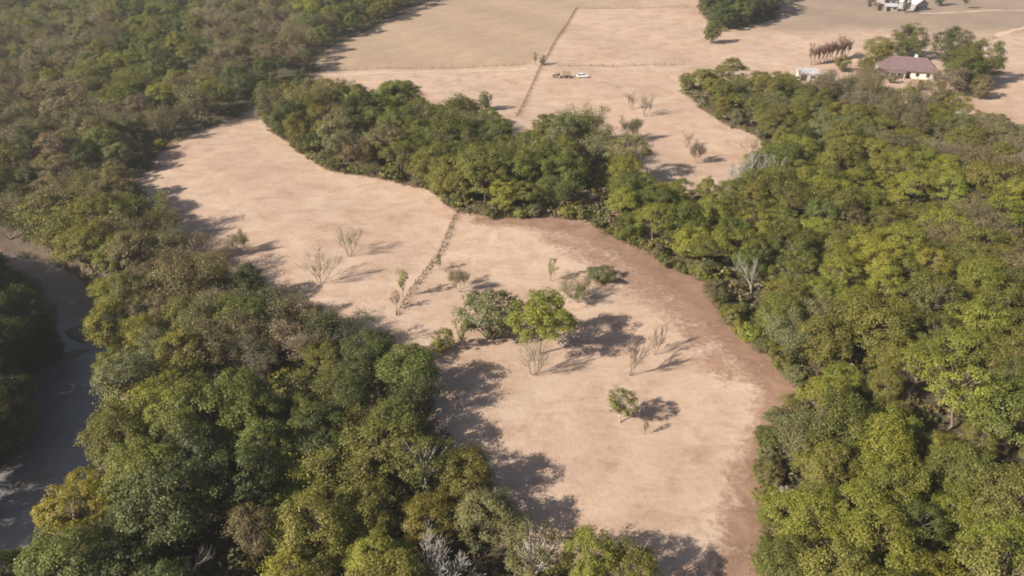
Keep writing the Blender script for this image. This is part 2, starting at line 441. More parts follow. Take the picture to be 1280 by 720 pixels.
def limb(p0, p1, r0, r1, r, n=3, wob=0.08):
    out = []; p0 = np.array(p0, float); p1 = np.array(p1, float); L = np.linalg.norm(p1 - p0); prev = p0; pr = r0
    for k in range(1, n + 1):
        t = k / n; q = p0 + (p1 - p0) * t
        q = q + np.array([0, 0, 0.18 * L * t * (1 - t)]) + (r.normal(size=3) * wob * L * (1 - t) if k < n else 0)
        rr = r0 + (r1 - r0) * t; out.append((*prev, *q, pr, rr)); prev = q; pr = rr
    return out

def leafy(seed, H=10.0, R=4.6, zlow=0.28, ncl=44, lpc=150, leaf=0.36, clr=1.35, fill=0.0, sparse=0.0, stem=0.17, multi=1, shape='round', lobes=8, down=1.25):
    """a broadleaf tree of real size: returns (trunk mesh data, crown verts)"""
    r = np.random.default_rng(seed)
    zc = H * (zlow + 1) / 2; rz = H * (1 - zlow) / 2
    nl = lobes; kl = np.arange(nl) + 0.5
    lphi = np.arccos(1 - down * kl / nl); lth = kl * 2.39996 + r.uniform(0, 6.28)
    ld = np.stack([np.sin(lphi) * np.cos(lth), np.sin(lphi) * np.sin(lth), np.cos(lphi)], -1) + r.normal(size=(nl, 3)) * 0.12
    lr = r.uniform(0.42, 0.62, nl); lc = ld * (0.98 - lr)[:, None] * r.uniform(0.75, 1.1, nl)[:, None]
    cen = []                                                   # clump centres on the outer skin of the lobes, in units of the crown radii
    while len(cen) < ncl:
        j = int(r.integers(nl)); d = unit(r.normal(size=3))
        if d[2] < -0.55 and down < 1.5: continue
        q = lc[j] + d * lr[j] * r.uniform(0.7, 1.0)
        if np.any(np.linalg.norm(q - lc, axis=1) < lr * 0.66): continue
        cen.append(q)
    cen = np.array(cen); cen[:, 2] = np.clip(cen[:, 2], -1.0, 1.0)
    if fill: cen[r.random(ncl) < fill] *= 0.6
    cen = cen * np.array([R, R, rz]) + np.array([0, 0, zc])
    if shape == 'cone':
        f = np.clip(1.25 - (cen[:, 2] - zc + rz) / (2 * rz) * 0.95, 0.3, 1.2); cen[:, :2] *= f[:, None]
    if shape == 'flat':
        cen[:, 2] = np.where(cen[:, 2] < zc, zc - (zc - cen[:, 2]) * 0.45, cen[:, 2])
    cr = clr * r.uniform(0.55, 1.3, ncl)
    P_, N_ = [], []
    cc = np.array([0, 0, zc - 0.25 * rz])
    for c, q in zip(cen, cr):
        n = max(3, int(lpc * (q / clr) ** 2 * (1 - sparse * r.random())))
        dd = unit(r.normal(size=(n, 3))); dd[:, 2] = np.where(dd[:, 2] < -0.35, -dd[:, 2], dd[:, 2])
        rr = q * np.where(r.random(n) < 0.55, 0.7 + 0.3 * r.random(n), np.abs(r.normal(size=n)) * 0.62)
        ax = unit(r.normal(size=3) * np.array([1, 1, 0.6])); st = r.uniform(1.0, 1.5)
        off = dd * rr[:, None] * np.array([1, 1, 0.8]) * 0.92
        off = off + ax * (off @ ax)[:, None] * (st - 1)
        p = c + off
        nn = unit(0.45 * dd + 0.45 * unit(p - cc) + 0.38 * r.normal(size=(n, 3)) + np.array([0, 0, 0.2]))
        P_.append(p); N_.append(nn)
    P_ = np.concatenate(P_); N_ = np.concatenate(N_)
    ok = P_[:, 2] > 0.15
    cv = leaf_quads(P_[ok], N_[ok], leaf, r)
    segs = []
    for mI in range(multi):
        off = np.array([0, 0, -0.35]) if multi == 1 else np.array([0.35 * math.cos(mI * 2.4), 0.35 * math.sin(mI * 2.4), -0.3])
        top = np.array([r.normal() * 0.5, r.normal() * 0.5, zc * 0.95]) + (off * 3 if multi > 1 else 0)
        tr = limb(off, top, stem * (0.7 if multi > 1 else 1), stem * 0.45, r, 5, 0.04); segs += tr
        for c in cen[mI::multi][::max(1, ncl // 45)]:
            t = np.clip((c[2] / (zc + rz)) * 0.75, 0.15, 0.95); kk = min(int(t * 5), 4)
            b = np.array(tr[kk][3:6]); segs += limb(b, c, stem * 0.34, 0.025, r, 3, 0.07)
    tv, tq = tubes_np(segs, 5)
    return (tv, tq), cv

def twiggy(seed, H=8.0, spread=0.55, stems=4, levels=4, kids=4, r0=0.09, up=0.75, tr=0.022):
    """a leafless tree: list of branch segments and the twig tips"""
    r = np.random.default_rng(seed); segs = []; tips = []; ids = []; cur = [0]
    def grow(p, d, L, rad, lev):
        q = p; dd = d; nseg = 3 if lev < 2 else 2
        pts = [p]
        for k in range(nseg):
            dd = unit(dd + r.normal(size=3) * 0.14 + np.array([0, 0, 0.06]))
            q2 = q + dd * L / nseg; ra = rad * (1 - 0.55 * k / nseg); rb = rad * (1 - 0.55 * (k + 1) / nseg)
            segs.append((*q, *q2, max(ra, tr), max(rb, tr * 0.8))); ids.append(cur[0]); q = q2; pts.append(q)
        if lev >= levels: tips.append(q); return
        for j in range(kids):
            t = r.uniform(0.35, 1.0) if j else 1.0
            i = min(int(t * nseg), nseg - 1); b = pts[i] + (pts[i + 1] - pts[i]) * (t * nseg - i)
            nd = unit(dd * up + unit(r.normal(size=3)) * (1 - up * 0.35) * 0.85 + np.array([0, 0, 0.25]))
            grow(b, nd, L * r.uniform(0.5, 0.72), rad * 0.5, lev + 1)
    base = np.array([0, 0, -0.25])
    for s in range(stems):
        cur[0] = s; a = s * 6.283 / max(stems, 1) + r.uniform(-0.4, 0.4)
        d = unit(np.array([math.cos(a) * spread, math.sin(a) * spread, 1.0])) if stems > 1 else unit(np.array([r.normal() * 0.05, r.normal() * 0.05, 1]))
        grow(base + np.array([math.cos(a), math.sin(a), 0]) * (0.12 if stems > 1 else 0), d, H * r.uniform(0.36, 0.46), r0, 1)
    segs = np.array(segs); zmax = segs[:, 5].max(); k = (H + 0.0) / zmax; twiggy.ids = np.array(ids)
    segs[:, :6] *= k; segs[:, 2] = np.maximum(segs[:, 2], -0.3)
    return segs, np.array(tips) * k

def quads_of(v): return np.arange(len(v)).reshape(-1, 4)

TREES = {}                                                    # kind -> list of (trunk mesh, crown mesh, H, R)
def add_leafy(kind, bark, **kw):
    (tv, tq), cv = leafy(**kw)
    TREES.setdefault(kind, []).append((mesh_np('trunk', tv, tq, mat=bark, smooth=True), mesh_np('crown', cv, quads_of(cv), mat=M_LEAF), kw.get('H', 10.0), kw.get('R', 4.6)))
for i in range(7):
    add_leafy('dense', M_BARK, seed=100 + i, H=10.0 + (i % 3) * 0.6, R=4.4 + 0.25 * (i % 4), ncl=105 + 5 * i, lpc=150, leaf=0.212, clr=0.88, zlow=0.05, fill=0.1, lobes=7 + i % 4, down=1.45)
for i in range(5):
    add_leafy('loose' if i else 'pale', M_BARK if i else M_PALE, seed=140 + i, H=10.5, R=4.3, ncl=62 + 4 * i, lpc=135, clr=0.84, zlow=0.22, sparse=0.45, leaf=0.212, lobes=7, shape='flat' if i < 2 else 'round')
for i in range(4):                                            # grown in the open: leaves down to the ground
    add_leafy('skirt', M_BARK, seed=120 + i, H=10.0, R=4.0 + 0.25 * i, ncl=170, lpc=125, leaf=0.212, clr=0.92, zlow=-0.02, fill=0.2, lobes=11, down=1.85)
for i in range(3):
    add_leafy('tall', M_BARK, seed=170 + i, H=12.5, R=3.7, ncl=105, lpc=140, leaf=0.212, clr=0.85, zlow=0.05, lobes=10, down=1.45)
for i in range(5):
    add_leafy('bush', M_BARK, seed=200 + i, H=4.0 + 0.4 * i, R=2.5 + 0.15 * i, ncl=60, lpc=120, clr=0.6, zlow=0.0, leaf=0.19, lobes=9, down=1.75, multi=4, stem=0.09, fill=0.1)
for i in range(3):
    add_leafy('field', M_PALE, seed=220 + i, H=7.6, R=3.0, ncl=85, lpc=58, clr=0.58, zlow=0.14, leaf=0.21, sparse=0.5, lobes=8, down=1.5, stem=0.12)
for i in range(3):
    add_leafy('sapling', M_BARK, seed=240 + i, H=6.0, R=1.15, ncl=24, lpc=34, clr=0.42, zlow=0.12, leaf=0.20, down=1.7, sparse=0.5, stem=0.07)
for i in range(5):                                            # half bare: twigs with a thin haze of leaves
    segs, tips = twiggy(300 + i, H=9.0 + 0.5 * i, spread=0.5, stems=4, levels=4, kids=5, r0=0.11, tr=0.022)
    r = np.random.default_rng(330 + i)
    pos = np.repeat(tips, 13, 0) + r.normal(size=(len(tips) * 13, 3)) * 0.36
    pos = pos[pos[:, 2] > 0.3]; cc = np.array([0, 0, 4.5])
    nn = unit(unit(pos - cc) * 0.6 + r.normal(size=pos.shape) * 0.45)
    cv = leaf_quads(pos, nn, 0.23, r)
    tv, tq = tubes_np(segs, 3)
    R = float(np.percentile(np.hypot(tips[:, 0], tips[:, 1]), 90))
    TREES.setdefault('half', []).append((mesh_np('trunk', tv, tq, mat=M_TWIG), mesh_np('crown', cv, quads_of(cv), mat=M_LEAF), 9.0 + 0.5 * i, R))
def add_bare(kind, mats, n, seed, **kw):
    for i in range(n):
        segs, tips = twiggy(seed + i, **kw)
        thick = segs[:, 6] > kw.get('tr', 0.022) * 1.7
        R = float(np.percentile(np.hypot(tips[:, 0], tips[:, 1]), 90)); parts = []
        for st in range(kw['stems']):
            mine = twiggy.ids == st
            tv, tq = tubes_np(segs[thick & mine], 5); bv, bq = tubes_np(segs[~thick & mine], 3)
            me = mesh_np('stem', np.concatenate([tv, bv]), np.concatenate([tq, bq + len(tv)]), mat=mats[0]); me.materials.append(mats[1])
            me.polygons.foreach_set('material_index', np.concatenate([np.zeros(len(tq), np.int32), np.ones(len(bq), np.int32)]))
            parts.append(me)
        TREES.setdefault(kind, []).append((parts, None, kw['H'], R))
add_bare('bare_vase', (M_BARK, M_TWIGG), 2, 400, H=7.5, spread=0.5, stems=4, levels=4, kids=5, r0=0.08, tr=0.017)
add_bare('bare_brown', (M_BARK, M_TWIG), 2, 420, H=7.0, spread=0.6, stems=3, levels=4, kids=5, r0=0.09, tr=0.018)
add_bare('bare_slim', (M_BARK, M_TWIG), 2, 440, H=8.0, spread=0.16, stems=3, levels=4, kids=5, r0=0.07, up=1.3, tr=0.022)
add_bare('bare_red', (M_TWIGR, M_TWIGR), 2, 460, H=7.0, spread=0.18, stems=2, levels=4, kids=6, r0=0.12, up=1.15, tr=0.034)
add_bare('dead', (M_DEAD, M_DEAD), 2, 480, H=9.0, spread=0.6, stems=4, levels=4, kids=5, r0=0.15, up=0.7, tr=0.035)
add_bare('birch', (M_PALE, M_DEAD), 2, 500, H=10.0, spread=0.1, stems=1, levels=4, kids=5, r0=0.15, up=0.9, tr=0.022)

# ------------------------------------------------------------------ colours of the crowns
CC = {'dark green': (0.078, 0.092, 0.027), 'mid green': (0.136, 0.150, 0.034), 'olive green': (0.178, 0.172, 0.041),
      'yellow green': (0.218, 0.226, 0.040), 'yellow': (0.345, 0.285, 0.038), 'brown olive': (0.180, 0.156, 0.080),
      'grey brown': (0.212, 0.174, 0.125), 'grey green': (0.168, 0.174, 0.082), 'orange brown': (0.25, 0.165, 0.06)}
K = {'G': 'dark green', 'M': 'mid green', 'O': 'olive green', 'Y': 'yellow green', 'W': 'yellow', 'B': 'brown olive', 'R': 'grey brown', 'S': 'grey green', 'X': 'orange brown'}
ZONES = [  # u, v, radius in u, radius in v, colours drawn from
 (1120, 620, 150, 90, 'YYYYOOM'), (1000, 560, 50, 60, 'OOSO'), (1200, 520, 120, 60, 'OYOM'), (1100, 440, 130, 50, 'OYOM'),
 (1180, 380, 110, 45, 'MOYOM'), (1060, 330, 60, 50, 'YYMO'), (950, 280, 60, 50, 'MYOM'), (880, 260, 40, 50, 'MYM'), (1180, 290, 110, 45, 'OYBO'),
 (1150, 220, 130, 35, 'YOYO'), (1230, 190, 60, 30, 'BRBO'), (1150, 160, 60, 30, 'BOOS'), (1040, 200, 60, 30, 'MOYO'), (1060, 150, 60, 30, 'GOSO'), (960, 120, 90, 25, 'OMOS'), (880, 100, 30, 25, 'YMO'),
 (1050, 115, 60, 20, 'OSRB'), (980, 410, 50, 60, 'OMSO'),
 (380, 130, 60, 35, 'OBOG'), (450, 120, 50, 25, 'GMOG'), (450, 190, 60, 30, 'OSMB'), (560, 170, 60, 40, 'MSOM'), (620, 220, 60, 40, 'MOOY'), (690, 230, 50, 40, 'MOM'), (715, 150, 35, 35, 'MOS'), (790, 240, 60, 60, 'MMMY'), (800, 190, 50, 20, 'SOY'),
 (60, 40, 90, 60, 'BRSBO'), (190, 40, 60, 50, 'MGMO'), (320, 40, 70, 40, 'RBSB'), (450, 10, 70, 30, 'OGMY'), (150, 100, 70, 30, 'YOMB'), (60, 130, 90, 30, 'BRBO'), (170, 140, 80, 25, 'RBSB'), (260, 120, 60, 30, 'BOS'),
 (150, 200, 60, 30, 'GOSB'), (40, 190, 60, 40, 'BOGR'), (130, 250, 90, 30, 'BOBO'), (60, 270, 60, 30, 'BOO'), (330, 90, 50, 30, 'BGG'),
 (230, 320, 80, 50, 'BBOR'), (330, 360, 60, 30, 'BGSB'), (150, 380, 40, 60, 'YYMO'), (230, 420, 60, 40, 'BOBS'), (350, 420, 70, 40, 'BRBO'), (450, 420, 60, 30, 'MOG'),
 (170, 470, 40, 40, 'YSOY'), (300, 500, 50, 40, 'MGG'), (420, 490, 60, 50, 'BOOG'), (520, 470, 40, 40, 'GGM'), (110, 540, 40, 40, 'YOYB'), (220, 610, 90, 50, 'GGGM'), (100, 620, 50, 40, 'WYYO'), (340, 650, 50, 60, 'YOBO'), (60, 700, 70, 40, 'GMOY'), (200, 700, 80, 30, 'OGB'),
 (450, 610, 70, 50, 'OMOY'), (540, 580, 50, 40, 'OSO'), (560, 530, 60, 30, 'MGM'), (450, 680, 60, 50, 'YOYO'), (620, 620, 40, 50, 'OSO'), (640, 690, 40, 40, 'SOR'), (760, 690, 60, 40, 'YYO'),
 (20, 400, 60, 60, 'GG'), (20, 520, 50, 30, 'YOG'), (0, 620, 60, 60, 'GG'), (920, 15, 60, 30, 'GGM'),
]
def zone_colour(u, v, r):
    best = min(ZONES, key=lambda z: ((u - z[0]) / z[2]) ** 2 + ((v - z[1]) / z[3]) ** 2)
    return K[best[4][int(r.integers(len(best[4])))]]
def jitter_col(c, r):
    f = r.uniform(0.82, 1.2); h = r.normal() * 0.05
    return (c[0] * f * (1 + h), c[1] * f, c[2] * f * (1 - 0.5 * h), 1.0)

# ------------------------------------------------------------------ planting
ALL = []                                                       # every single thing that gets a label of its own: (object, u, v, kind, colour, wood)
def plant(kind, name, x, y, H, colour=None, vi=None, rz=None, wide=1.0, col=None):
    lst = TREES[kind]; vi = int(rng.integers(len(lst))) if vi is None else vi % len(lst)
    tm, cm, h0, r0 = lst[vi]
    s = H / h0
    e = empty(name, (x, y, gzs(x, y)), rng.uniform(0, 6.28) if rz is None else rz)
    e.scale = (s * wide, s * wide, s)
    if cm is None:
        for sm in tm: link('stem' if len(tm) > 1 else 'trunk', sm, e)
        return e
    link('trunk', tm, e)
    c = link('crown', cm, e)
    if colour: c.color = col or jitter_col(CC[colour], rng)
    return e

occupied = []                                                  # (x, y, r) kept free of woodland trees
def free(x, y, r=0.0):
    return all((x - a) ** 2 + (y - b) ** 2 > (q + r) ** 2 for a, b, q in occupied)

# --- trees singled out in the photograph, by the pixel of their foot
SPECIAL = [  # kind, name, foot u, v, height m, width factor, colour, label, category
 ('half', 'half_bare_tree', 299, 315, 5.4, 0.8, 'grey green', 'small half bare bushy tree on the pale field, farthest left of the field trees'),
 ('bare_vase', 'bare_tree', 437, 320, 7.6, 0.85, None, 'thin bare vase-shaped tree on the left field, farther of the pair'),
 ('bare_vase', 'bare_tree', 401, 355, 7.8, 0.95, None, 'grey green bare tree on the left field, nearer of the pair'),
 ('sapling', 'sapling', 505, 372, 7.4, 1.0, 'yellow green', 'tall slim yellow green sapling beside the lower fence line'),
 ('sapling', 'sapling', 495, 388, 4.6, 1.2, 'orange brown', 'short brown-leaved sapling below the tall yellow green one at the fence'),
 ('half', 'low_bush', 574, 364, 5.6, 0.95, 'grey brown', 'squat grey brown half bare bush just right of the fence line'),
 ('bush', 'round_shrub', 614, 420, 9.4, 1.22, 'grey green', 'big round grey green shrub in the middle of the clearing'),
 ('dense', 'field_tree', 676, 442, 13.0, 0.98, 'yellow green', 'tall yellow green tree touching the big round shrub in the clearing'),
 ('bare_vase', 'bare_tree', 668, 468, 8.2, 0.9, None, 'sparse bare tree in front of the tall clearing tree'),
 ('sapling', 'sapling', 690, 352, 6.2, 1.0, 'yellow green', 'slim yellow green sapling standing behind the tall clearing tree'),
 ('half', 'low_bush', 722, 378, 5.6, 1.45, 'grey green', 'sprawling grey green bush right of the tall clearing tree'),
 ('bush', 'low_bush', 752, 353, 3.4, 1.5, 'grey green', 'low grey green bush beyond the sprawling one, nearest the brown track'),
 ('sapling', 'sapling', 578, 436, 7.6, 1.25, 'olive green', 'leaning olive sapling left of the big round shrub'),
 ('bush', 'low_bush', 554, 440, 4.4, 1.0, 'yellow green', 'yellow green bush at the dark tip of the river wood'),
 ('bare_slim', 'bare_tree', 788, 467, 7.8, 1.0, None, 'narrow upright bare tree on the clearing, nearer of two'),
 ('bare_slim', 'bare_tree', 818, 442, 6.2, 1.0, None, 'narrow upright bare tree on the clearing, farther of two'),
 ('field', 'field_tree', 776, 526, 7.2, 1.12, 'olive green', 'lone rounded tree with thin crown on the near clearing'),
 ('sapling', 'sapling', 806, 540, 3.6, 0.9, 'brown olive', 'tiny thin sapling right of the lone rounded tree'),
 ('sapling', 'sapling', 549, 338, 4.4, 0.9, 'mid green', 'small green sapling growing on the lower fence line'),
 ('bare_brown', 'bare_tree', 806, 146, 8.2, 1.0, None, 'brown bare tree on the far pale meadow, right of its pair'),
 ('bare_slim', 'bare_tree', 790, 137, 7.0, 1.0, None, 'slim bare tree on the far pale meadow, left of its pair'),
 ('bare_brown', 'bare_tree', 858, 183, 5.4, 0.9, None, 'small brown bare tree on the far meadow, below the pair'),
 ('bush', 'low_bush', 920, 158, 6.0, 0.8, 'grey green', 'upright grey green bush on the far meadow by the right wood'),
 ('bare_brown', 'bare_tree', 936, 194, 6.4, 0.9, None, 'faint bare tree at the lower corner of the far meadow'),
 ('half', 'half_bare_tree', 872, 204, 6.4, 0.7, 'grey brown', 'reddish brown bush at the lower edge of the far meadow'),
 ('skirt', 'broadleaf_tree', 606, 138, 6.4, 0.95, 'grey green', 'small green tree at the back of the tree belt casting a long shadow'),
 ('bush', 'low_bush', 511, 112, 3.4, 1.0, 'brown olive', 'small brown bush behind the tree belt'),
 ('half', 'half_bare_tree', 790, 176, 8.0, 0.8, 'grey green', 'pale grey green tree behind the right end of the tree belt'),
 ('skirt', 'broadleaf_tree', 889, 54, 10.5, 0.95, 'mid green', 'single rounded tree in front of the far grove'),
 ('dead', 'dead_tree', 548, 752, 9.5, 0.95, None, 'bleached grey dead tree at the bottom edge of the photo'),
 ('pale', 'broadleaf_tree', 532, 618, 11.5, 1.0, 'olive green', 'olive tree with forked pale trunk in the river wood'),
 ('pale', 'broadleaf_tree', 668, 742, 11.0, 0.9, 'grey green', 'thin grey green tree with pale leaning stems at the bottom edge'),
 ('birch', 'bare_tree', 940, 372, 10.5, 0.6, None, 'white-stemmed bare tree at the left edge of the right wood'),
 ('dead', 'dead_tree', 930, 246, 11.0, 1.0, None, 'pale grey leafless crown at the top left of the right wood'),
 ('dead', 'dead_tree', 965, 242, 10.5, 0.9, None, 'pale grey leafless crown, right of its twin in the right wood'),
 ('dead', 'dead_tree', 1283, 660, 8.5, 1.0, None, 'bleached dead branches at the right edge of the photo'),
 ('dense', 'broadleaf_tree', 112, 672, 10.0, 0.92, 'yellow', 'bright yellow tree on the river bank'),
 ('dense', 'broadleaf_tree', 228, 690, 14.5, 1.05, 'dark green', 'very broad dark green tree right of the yellow river bank tree'),
 ('loose', 'broadleaf_tree', 325, 712, 10.5, 0.85, 'brown olive', 'brownish tree near the bottom edge, right of the broad dark tree'),
 ('birch', 'dead_tree', 238, 730, 6.0, 0.8, None, 'bare pale trunks below the broad dark green tree'),
 ('tall', 'broadleaf_tree', 150, 452, 13.5, 1.1, 'yellow green', 'tall yellow green tree on the river bank opposite the sandbar'),
 ('half', 'half_bare_tree', 322, 480, 9.0, 1.0, 'grey brown', 'pinkish brown half bare tree in the middle of the river wood'),
 ('half', 'half_bare_tree', 205, 470, 10.0, 0.95, 'grey green', 'grey half bare tree behind the tall river bank tree'),
 ('dense', 'broadleaf_tree', 315, 535, 11.5, 0.85, 'mid green', 'fresh green tree alone among olive ones in the river wood'),
 ('dense', 'broadleaf_tree', 735, 735, 10.0, 0.9, 'yellow green', 'yellow green tree at the bottom edge, left of two on the clearing side'),
 ('dense', 'broadleaf_tree', 788, 752, 9.5, 0.9, 'olive green', 'olive tree at the bottom edge, tip of the river wood'),
 ('tall', 'broadleaf_tree', 704, 202, 14.5, 1.1, 'grey green', 'tallest tree of the tree belt, left of the dark gap'),
 # by the farmhouse
 ('skirt', 'broadleaf_tree', 1094, 87, 14.0, 1.1, 'olive green', 'yellowish rounded tree left of the farmhouse'),
 ('skirt', 'broadleaf_tree', 1132, 74, 14.0, 1.3, 'mid green', 'dark round tree right behind the farmhouse roof'),
 ('skirt', 'broadleaf_tree', 1184, 82, 16.0, 1.15, 'dark green', 'dark tree behind the right end of the farmhouse'),
 ('skirt', 'broadleaf_tree', 1220, 102, 16.5, 1.2, 'mid green', 'rightmost broad tree beside the farmhouse yard'),
 ('skirt', 'broadleaf_tree', 1199, 112, 16.5, 1.1, 'mid green', 'big tree right of the farmhouse, nearer than the rightmost'),
 ('half', 'half_bare_tree', 1184, 120, 10.5, 1.1, 'grey brown', 'grey half bare tree in front of the right end of the farmhouse'),
 ('half', 'half_bare_tree', 1084, 118, 11.0, 1.1, 'grey brown', 'greyish half bare tree at the left front of the farmhouse'),
 ('bush', 'low_bush', 1113, 104, 4.2, 1.0, 'grey green', 'dull green garden bush in front of the farmhouse left corner'),
 ('bush', 'low_bush', 1150, 112, 3.6, 1.1, 'brown olive', 'brownish garden bush in front of the farmhouse'),
 ('bush', 'low_bush', 1052, 90, 6.5, 1.0, 'olive green', 'olive bush right of the white shed'),
 ('bare_brown', 'bare_tree', 1002, 104, 6.5, 1.0, None, 'pinkish bare tree just below the white shed'),
 ('skirt', 'broadleaf_tree', 1222, 122, 8.5, 1.1, 'brown olive', 'low brownish tree at the right corner of the farmhouse yard'),
 ('half', 'half_bare_tree', 1168, 122, 7.0, 1.0, 'brown olive', 'brown half bare tree in front of the farmhouse wall'),
 ('skirt', 'broadleaf_tree', 1080, 100, 9.0, 1.0, 'olive green', 'smaller olive tree below the yellowish tree left of the farmhouse'),
 ('bush', 'low_bush', 1208, 108, 5.0, 1.2, 'mid green', 'dark low bush under the big farmhouse trees'),
 # far farmstead
 ('skirt', 'broadleaf_tree', 1131, 17, 9.0, 0.55, 'dark green', 'dark narrow tree between the far farm buildings'),
 ('skirt', 'broadleaf_tree', 1172, 8, 9.5, 0.75, 'dark green', 'dark round tree right of the far farm buildings'),
 ('tall', 'conifer_like_tree', 1205, 12, 9.0, 0.75, 'dark green', 'small pointed dark tree standing alone at the far road'),
 ('bush', 'low_bush', 678, 82, 3.6, 0.85, 'brown olive', 'dry brown bush at the fence crossing'),
 ('sapling', 'sapling', 669, 84, 6.4, 0.9, 'brown olive', 'narrow dark brown sapling at the fence crossing'),
]
for kd, nm, u, v, H, wd, colr, lab in SPECIAL:
    x, y = P(u, v)
    z = gzs(x, y)
    if z < -1: x, y = P(u, v, z)
    nm2 = {'conifer_like_tree': 'broadleaf_tree'}.get(nm, nm)
    e = plant(kd, nm2, x, y, H, colr, wide=wd)
    cat = {'bare_tree': 'bare tree', 'dead_tree': 'dead tree', 'sapling': 'sapling', 'round_shrub': 'shrub', 'low_bush': 'bush'}.get(nm2, 'tree')
    grp = {'bare_tree': 'bare trees', 'dead_tree': 'dead trees', 'sapling': 'young trees', 'low_bush': 'bushes', 'broadleaf_tree': 'broadleaf trees', 'half_bare_tree': 'half bare trees'}.get(nm2)
    tag(e, lab, cat, grp)
    R0 = TREES[kd][0][3] * H / TREES[kd][0][2] * wd
    occupied.append((x, y, min(R0, 4.5) * 0.75))

GAP = [P(735, v) for v in (270, 256, 242, 228, 214)]                   # the dark gap through the tree belt
for gx0, gy0 in GAP: occupied.append((gx0, gy0, 3.2))

# row of young bare trees by the farm
ROW_N = 9
for i in range(ROW_N):
    t = i / (ROW_N - 1); x, y = P(1014 + 43 * t, 82 - 9 * t)
    e = plant('bare_red', 'bare_tree', x, y, 8.8 + 0.8 * t + rng.uniform(-0.4, 0.4), wide=0.95)
    od = ['leftmost', 'second from left', 'third from left', 'fourth from left', 'middle', 'fourth from right', 'third from right', 'second from right', 'rightmost'][i] if ROW_N == 9 else ''
    tag(e, f'{od} reddish bare tree of the planted row left of the farmhouse', 'bare tree', 'row of young trees by the farm')

# --- woodland
def poisson(pg, spacing, inset, r, rmin=10.0, tries=26000):
    lo = pg.min(0); hi = pg.max(0)
    pts = r.uniform(lo, hi, (tries, 2))
    s = sdf_poly(pts[:, 0], pts[:, 1], pg)
    rdist = dist_line(pts[:, 0], pts[:, 1], RIVER)
    ok = (s < -inset) & (rdist > rmin)
    pr = np.array([proj(a, b, 6.0)[:2] for a, b in pts]);
    dep = pts[:, 1]
    ok &= (pr[:, 0] > -150) & (pr[:, 0] < 1430) & (pr[:, 1] > -45) & (pr[:, 1] < 860) & (dep > 30)
    pts = pts[ok]; s = s[ok]
    cell = {}; out = []
    for (a, b), d in zip(pts, s):
        sp = spacing * (1.0 if b < 260 else 1.06)
        k = (int(a // spacing), int(b // spacing)); bad = False
        for i in (-2, -1, 0, 1, 2):
            for j in (-2, -1, 0, 1, 2):
                for c in cell.get((k[0] + i, k[1] + j), ()):
                    if (c[0] - a) ** 2 + (c[1] - b) ** 2 < sp * sp: bad = True
        if bad: continue
        cell.setdefault(k, []).append((a, b)); out.append((a, b, -d))
    return out

wr = np.random.default_rng(77)
cands = []
for wname, pg in WPOLY.items():
    for x, y, d in poisson(pg, 5.6 if wname != 'far grove' else 6.5, 0.6 if wname == 'far river bank' else 2.6, wr, 8.2 if wname == 'far river bank' else 8.8):
        if not free(x, y, 2.2): continue
        edge = d < 6
        H = wr.choice([wr.uniform(6.5, 9), wr.uniform(8.5, 11), wr.uniform(10.5, 13)], p=[0.3, 0.5, 0.2]) * (0.92 if edge else 1.0) * (1.12 if wname == 'tree belt' else 1.0)
        if wname == 'far river bank': H = wr.uniform(10, 13)
        if wname == 'far grove': H = wr.uniform(11, 15)
        u, v, q = proj(x, y, H * 0.7)
        colr = zone_colour(u, v, wr)
        cands.append(dict(x=x, y=y, H=H, u=u, v=v, q=q, col=colr, wood=wname, edge=edge))
for i in range(3, 10):                                         # the two rows that overhang the far bank of the river
    a, b = RIVER[i], RIVER[i + 1]; d = (b - a) / np.hypot(*(b - a)); nr = np.array([-d[1], d[0]])
    if nr[0] > 0: nr = -nr
    if i < 5: nr = np.array([d[1], -d[0]])
    n = max(1, int(np.hypot(*(b - a)) / 4.6))
    for k in range(n):
        for row in (6.6, 10.4, 14.4):
            q = a + (b - a) * (k + wr.uniform(0.2, 0.8)) / n + nr * (row + wr.uniform(-0.8, 0.8))
            if dist_line(q[:1], q[1:], RIVER)[0] < 5.6: continue
            if any((c['x'] - q[0]) ** 2 + (c['y'] - q[1]) ** 2 < 12 for c in cands): continue
            H = wr.uniform(9.5, 12.5); u, v, qq = proj(q[0], q[1], H * 0.6)
            cands.append(dict(x=q[0], y=q[1], H=H, u=u, v=v, q=qq, col=zone_colour(u, v, wr), wood='far river bank', edge=True))
def kind_for(c, r):
    k = r.random()
    if c['col'] in ('grey brown',): return 'half' if k < 0.85 else 'loose'
    if c['col'] in ('brown olive', 'grey green'): return 'half' if k < 0.6 else ('loose' if k < 0.75 else 'dense')
    if c['wood'] != 'right wood' and k < 0.16 and c['col'] != 'yellow': return 'half'
    k = r.random()
    if c['wood'] != 'far grove' and k < (0.75 if c['edge'] else 0.2): return 'skirt'
    k = r.random()
    return 'dense' if k < 0.56 else ('tall' if k < 0.74 else 'loose')
for c in cands: c['kind'] = kind_for(c, wr)
inview = lambda c: -25 < c['u'] < 1305 and -15 < c['v'] < 770
near = sorted([c for c in cands if c['kind'] != 'half' and inview(c)], key=lambda c: -c['H'] / c['q'])
nearh = sorted([c for c in cands if c['kind'] == 'half' and inview(c)], key=lambda c: -c['H'] / c['q'])
n_special = sum(1 for s in SPECIAL if s[1] == 'broadleaf_tree')
single = near[:320 - n_special] + nearh[:190]
chosen = set(id(c) for c in single)
rest = [c for c in cands if id(c) not in chosen]

for c in single:
    nm = 'half_bare_tree' if c['kind'] == 'half' else 'broadleaf_tree'
    e = plant(c['kind'], nm, c['x'], c['y'], c['H'], c['col'], wide=rng.uniform(1.02, 1.34))
    ALL.append((e, c))

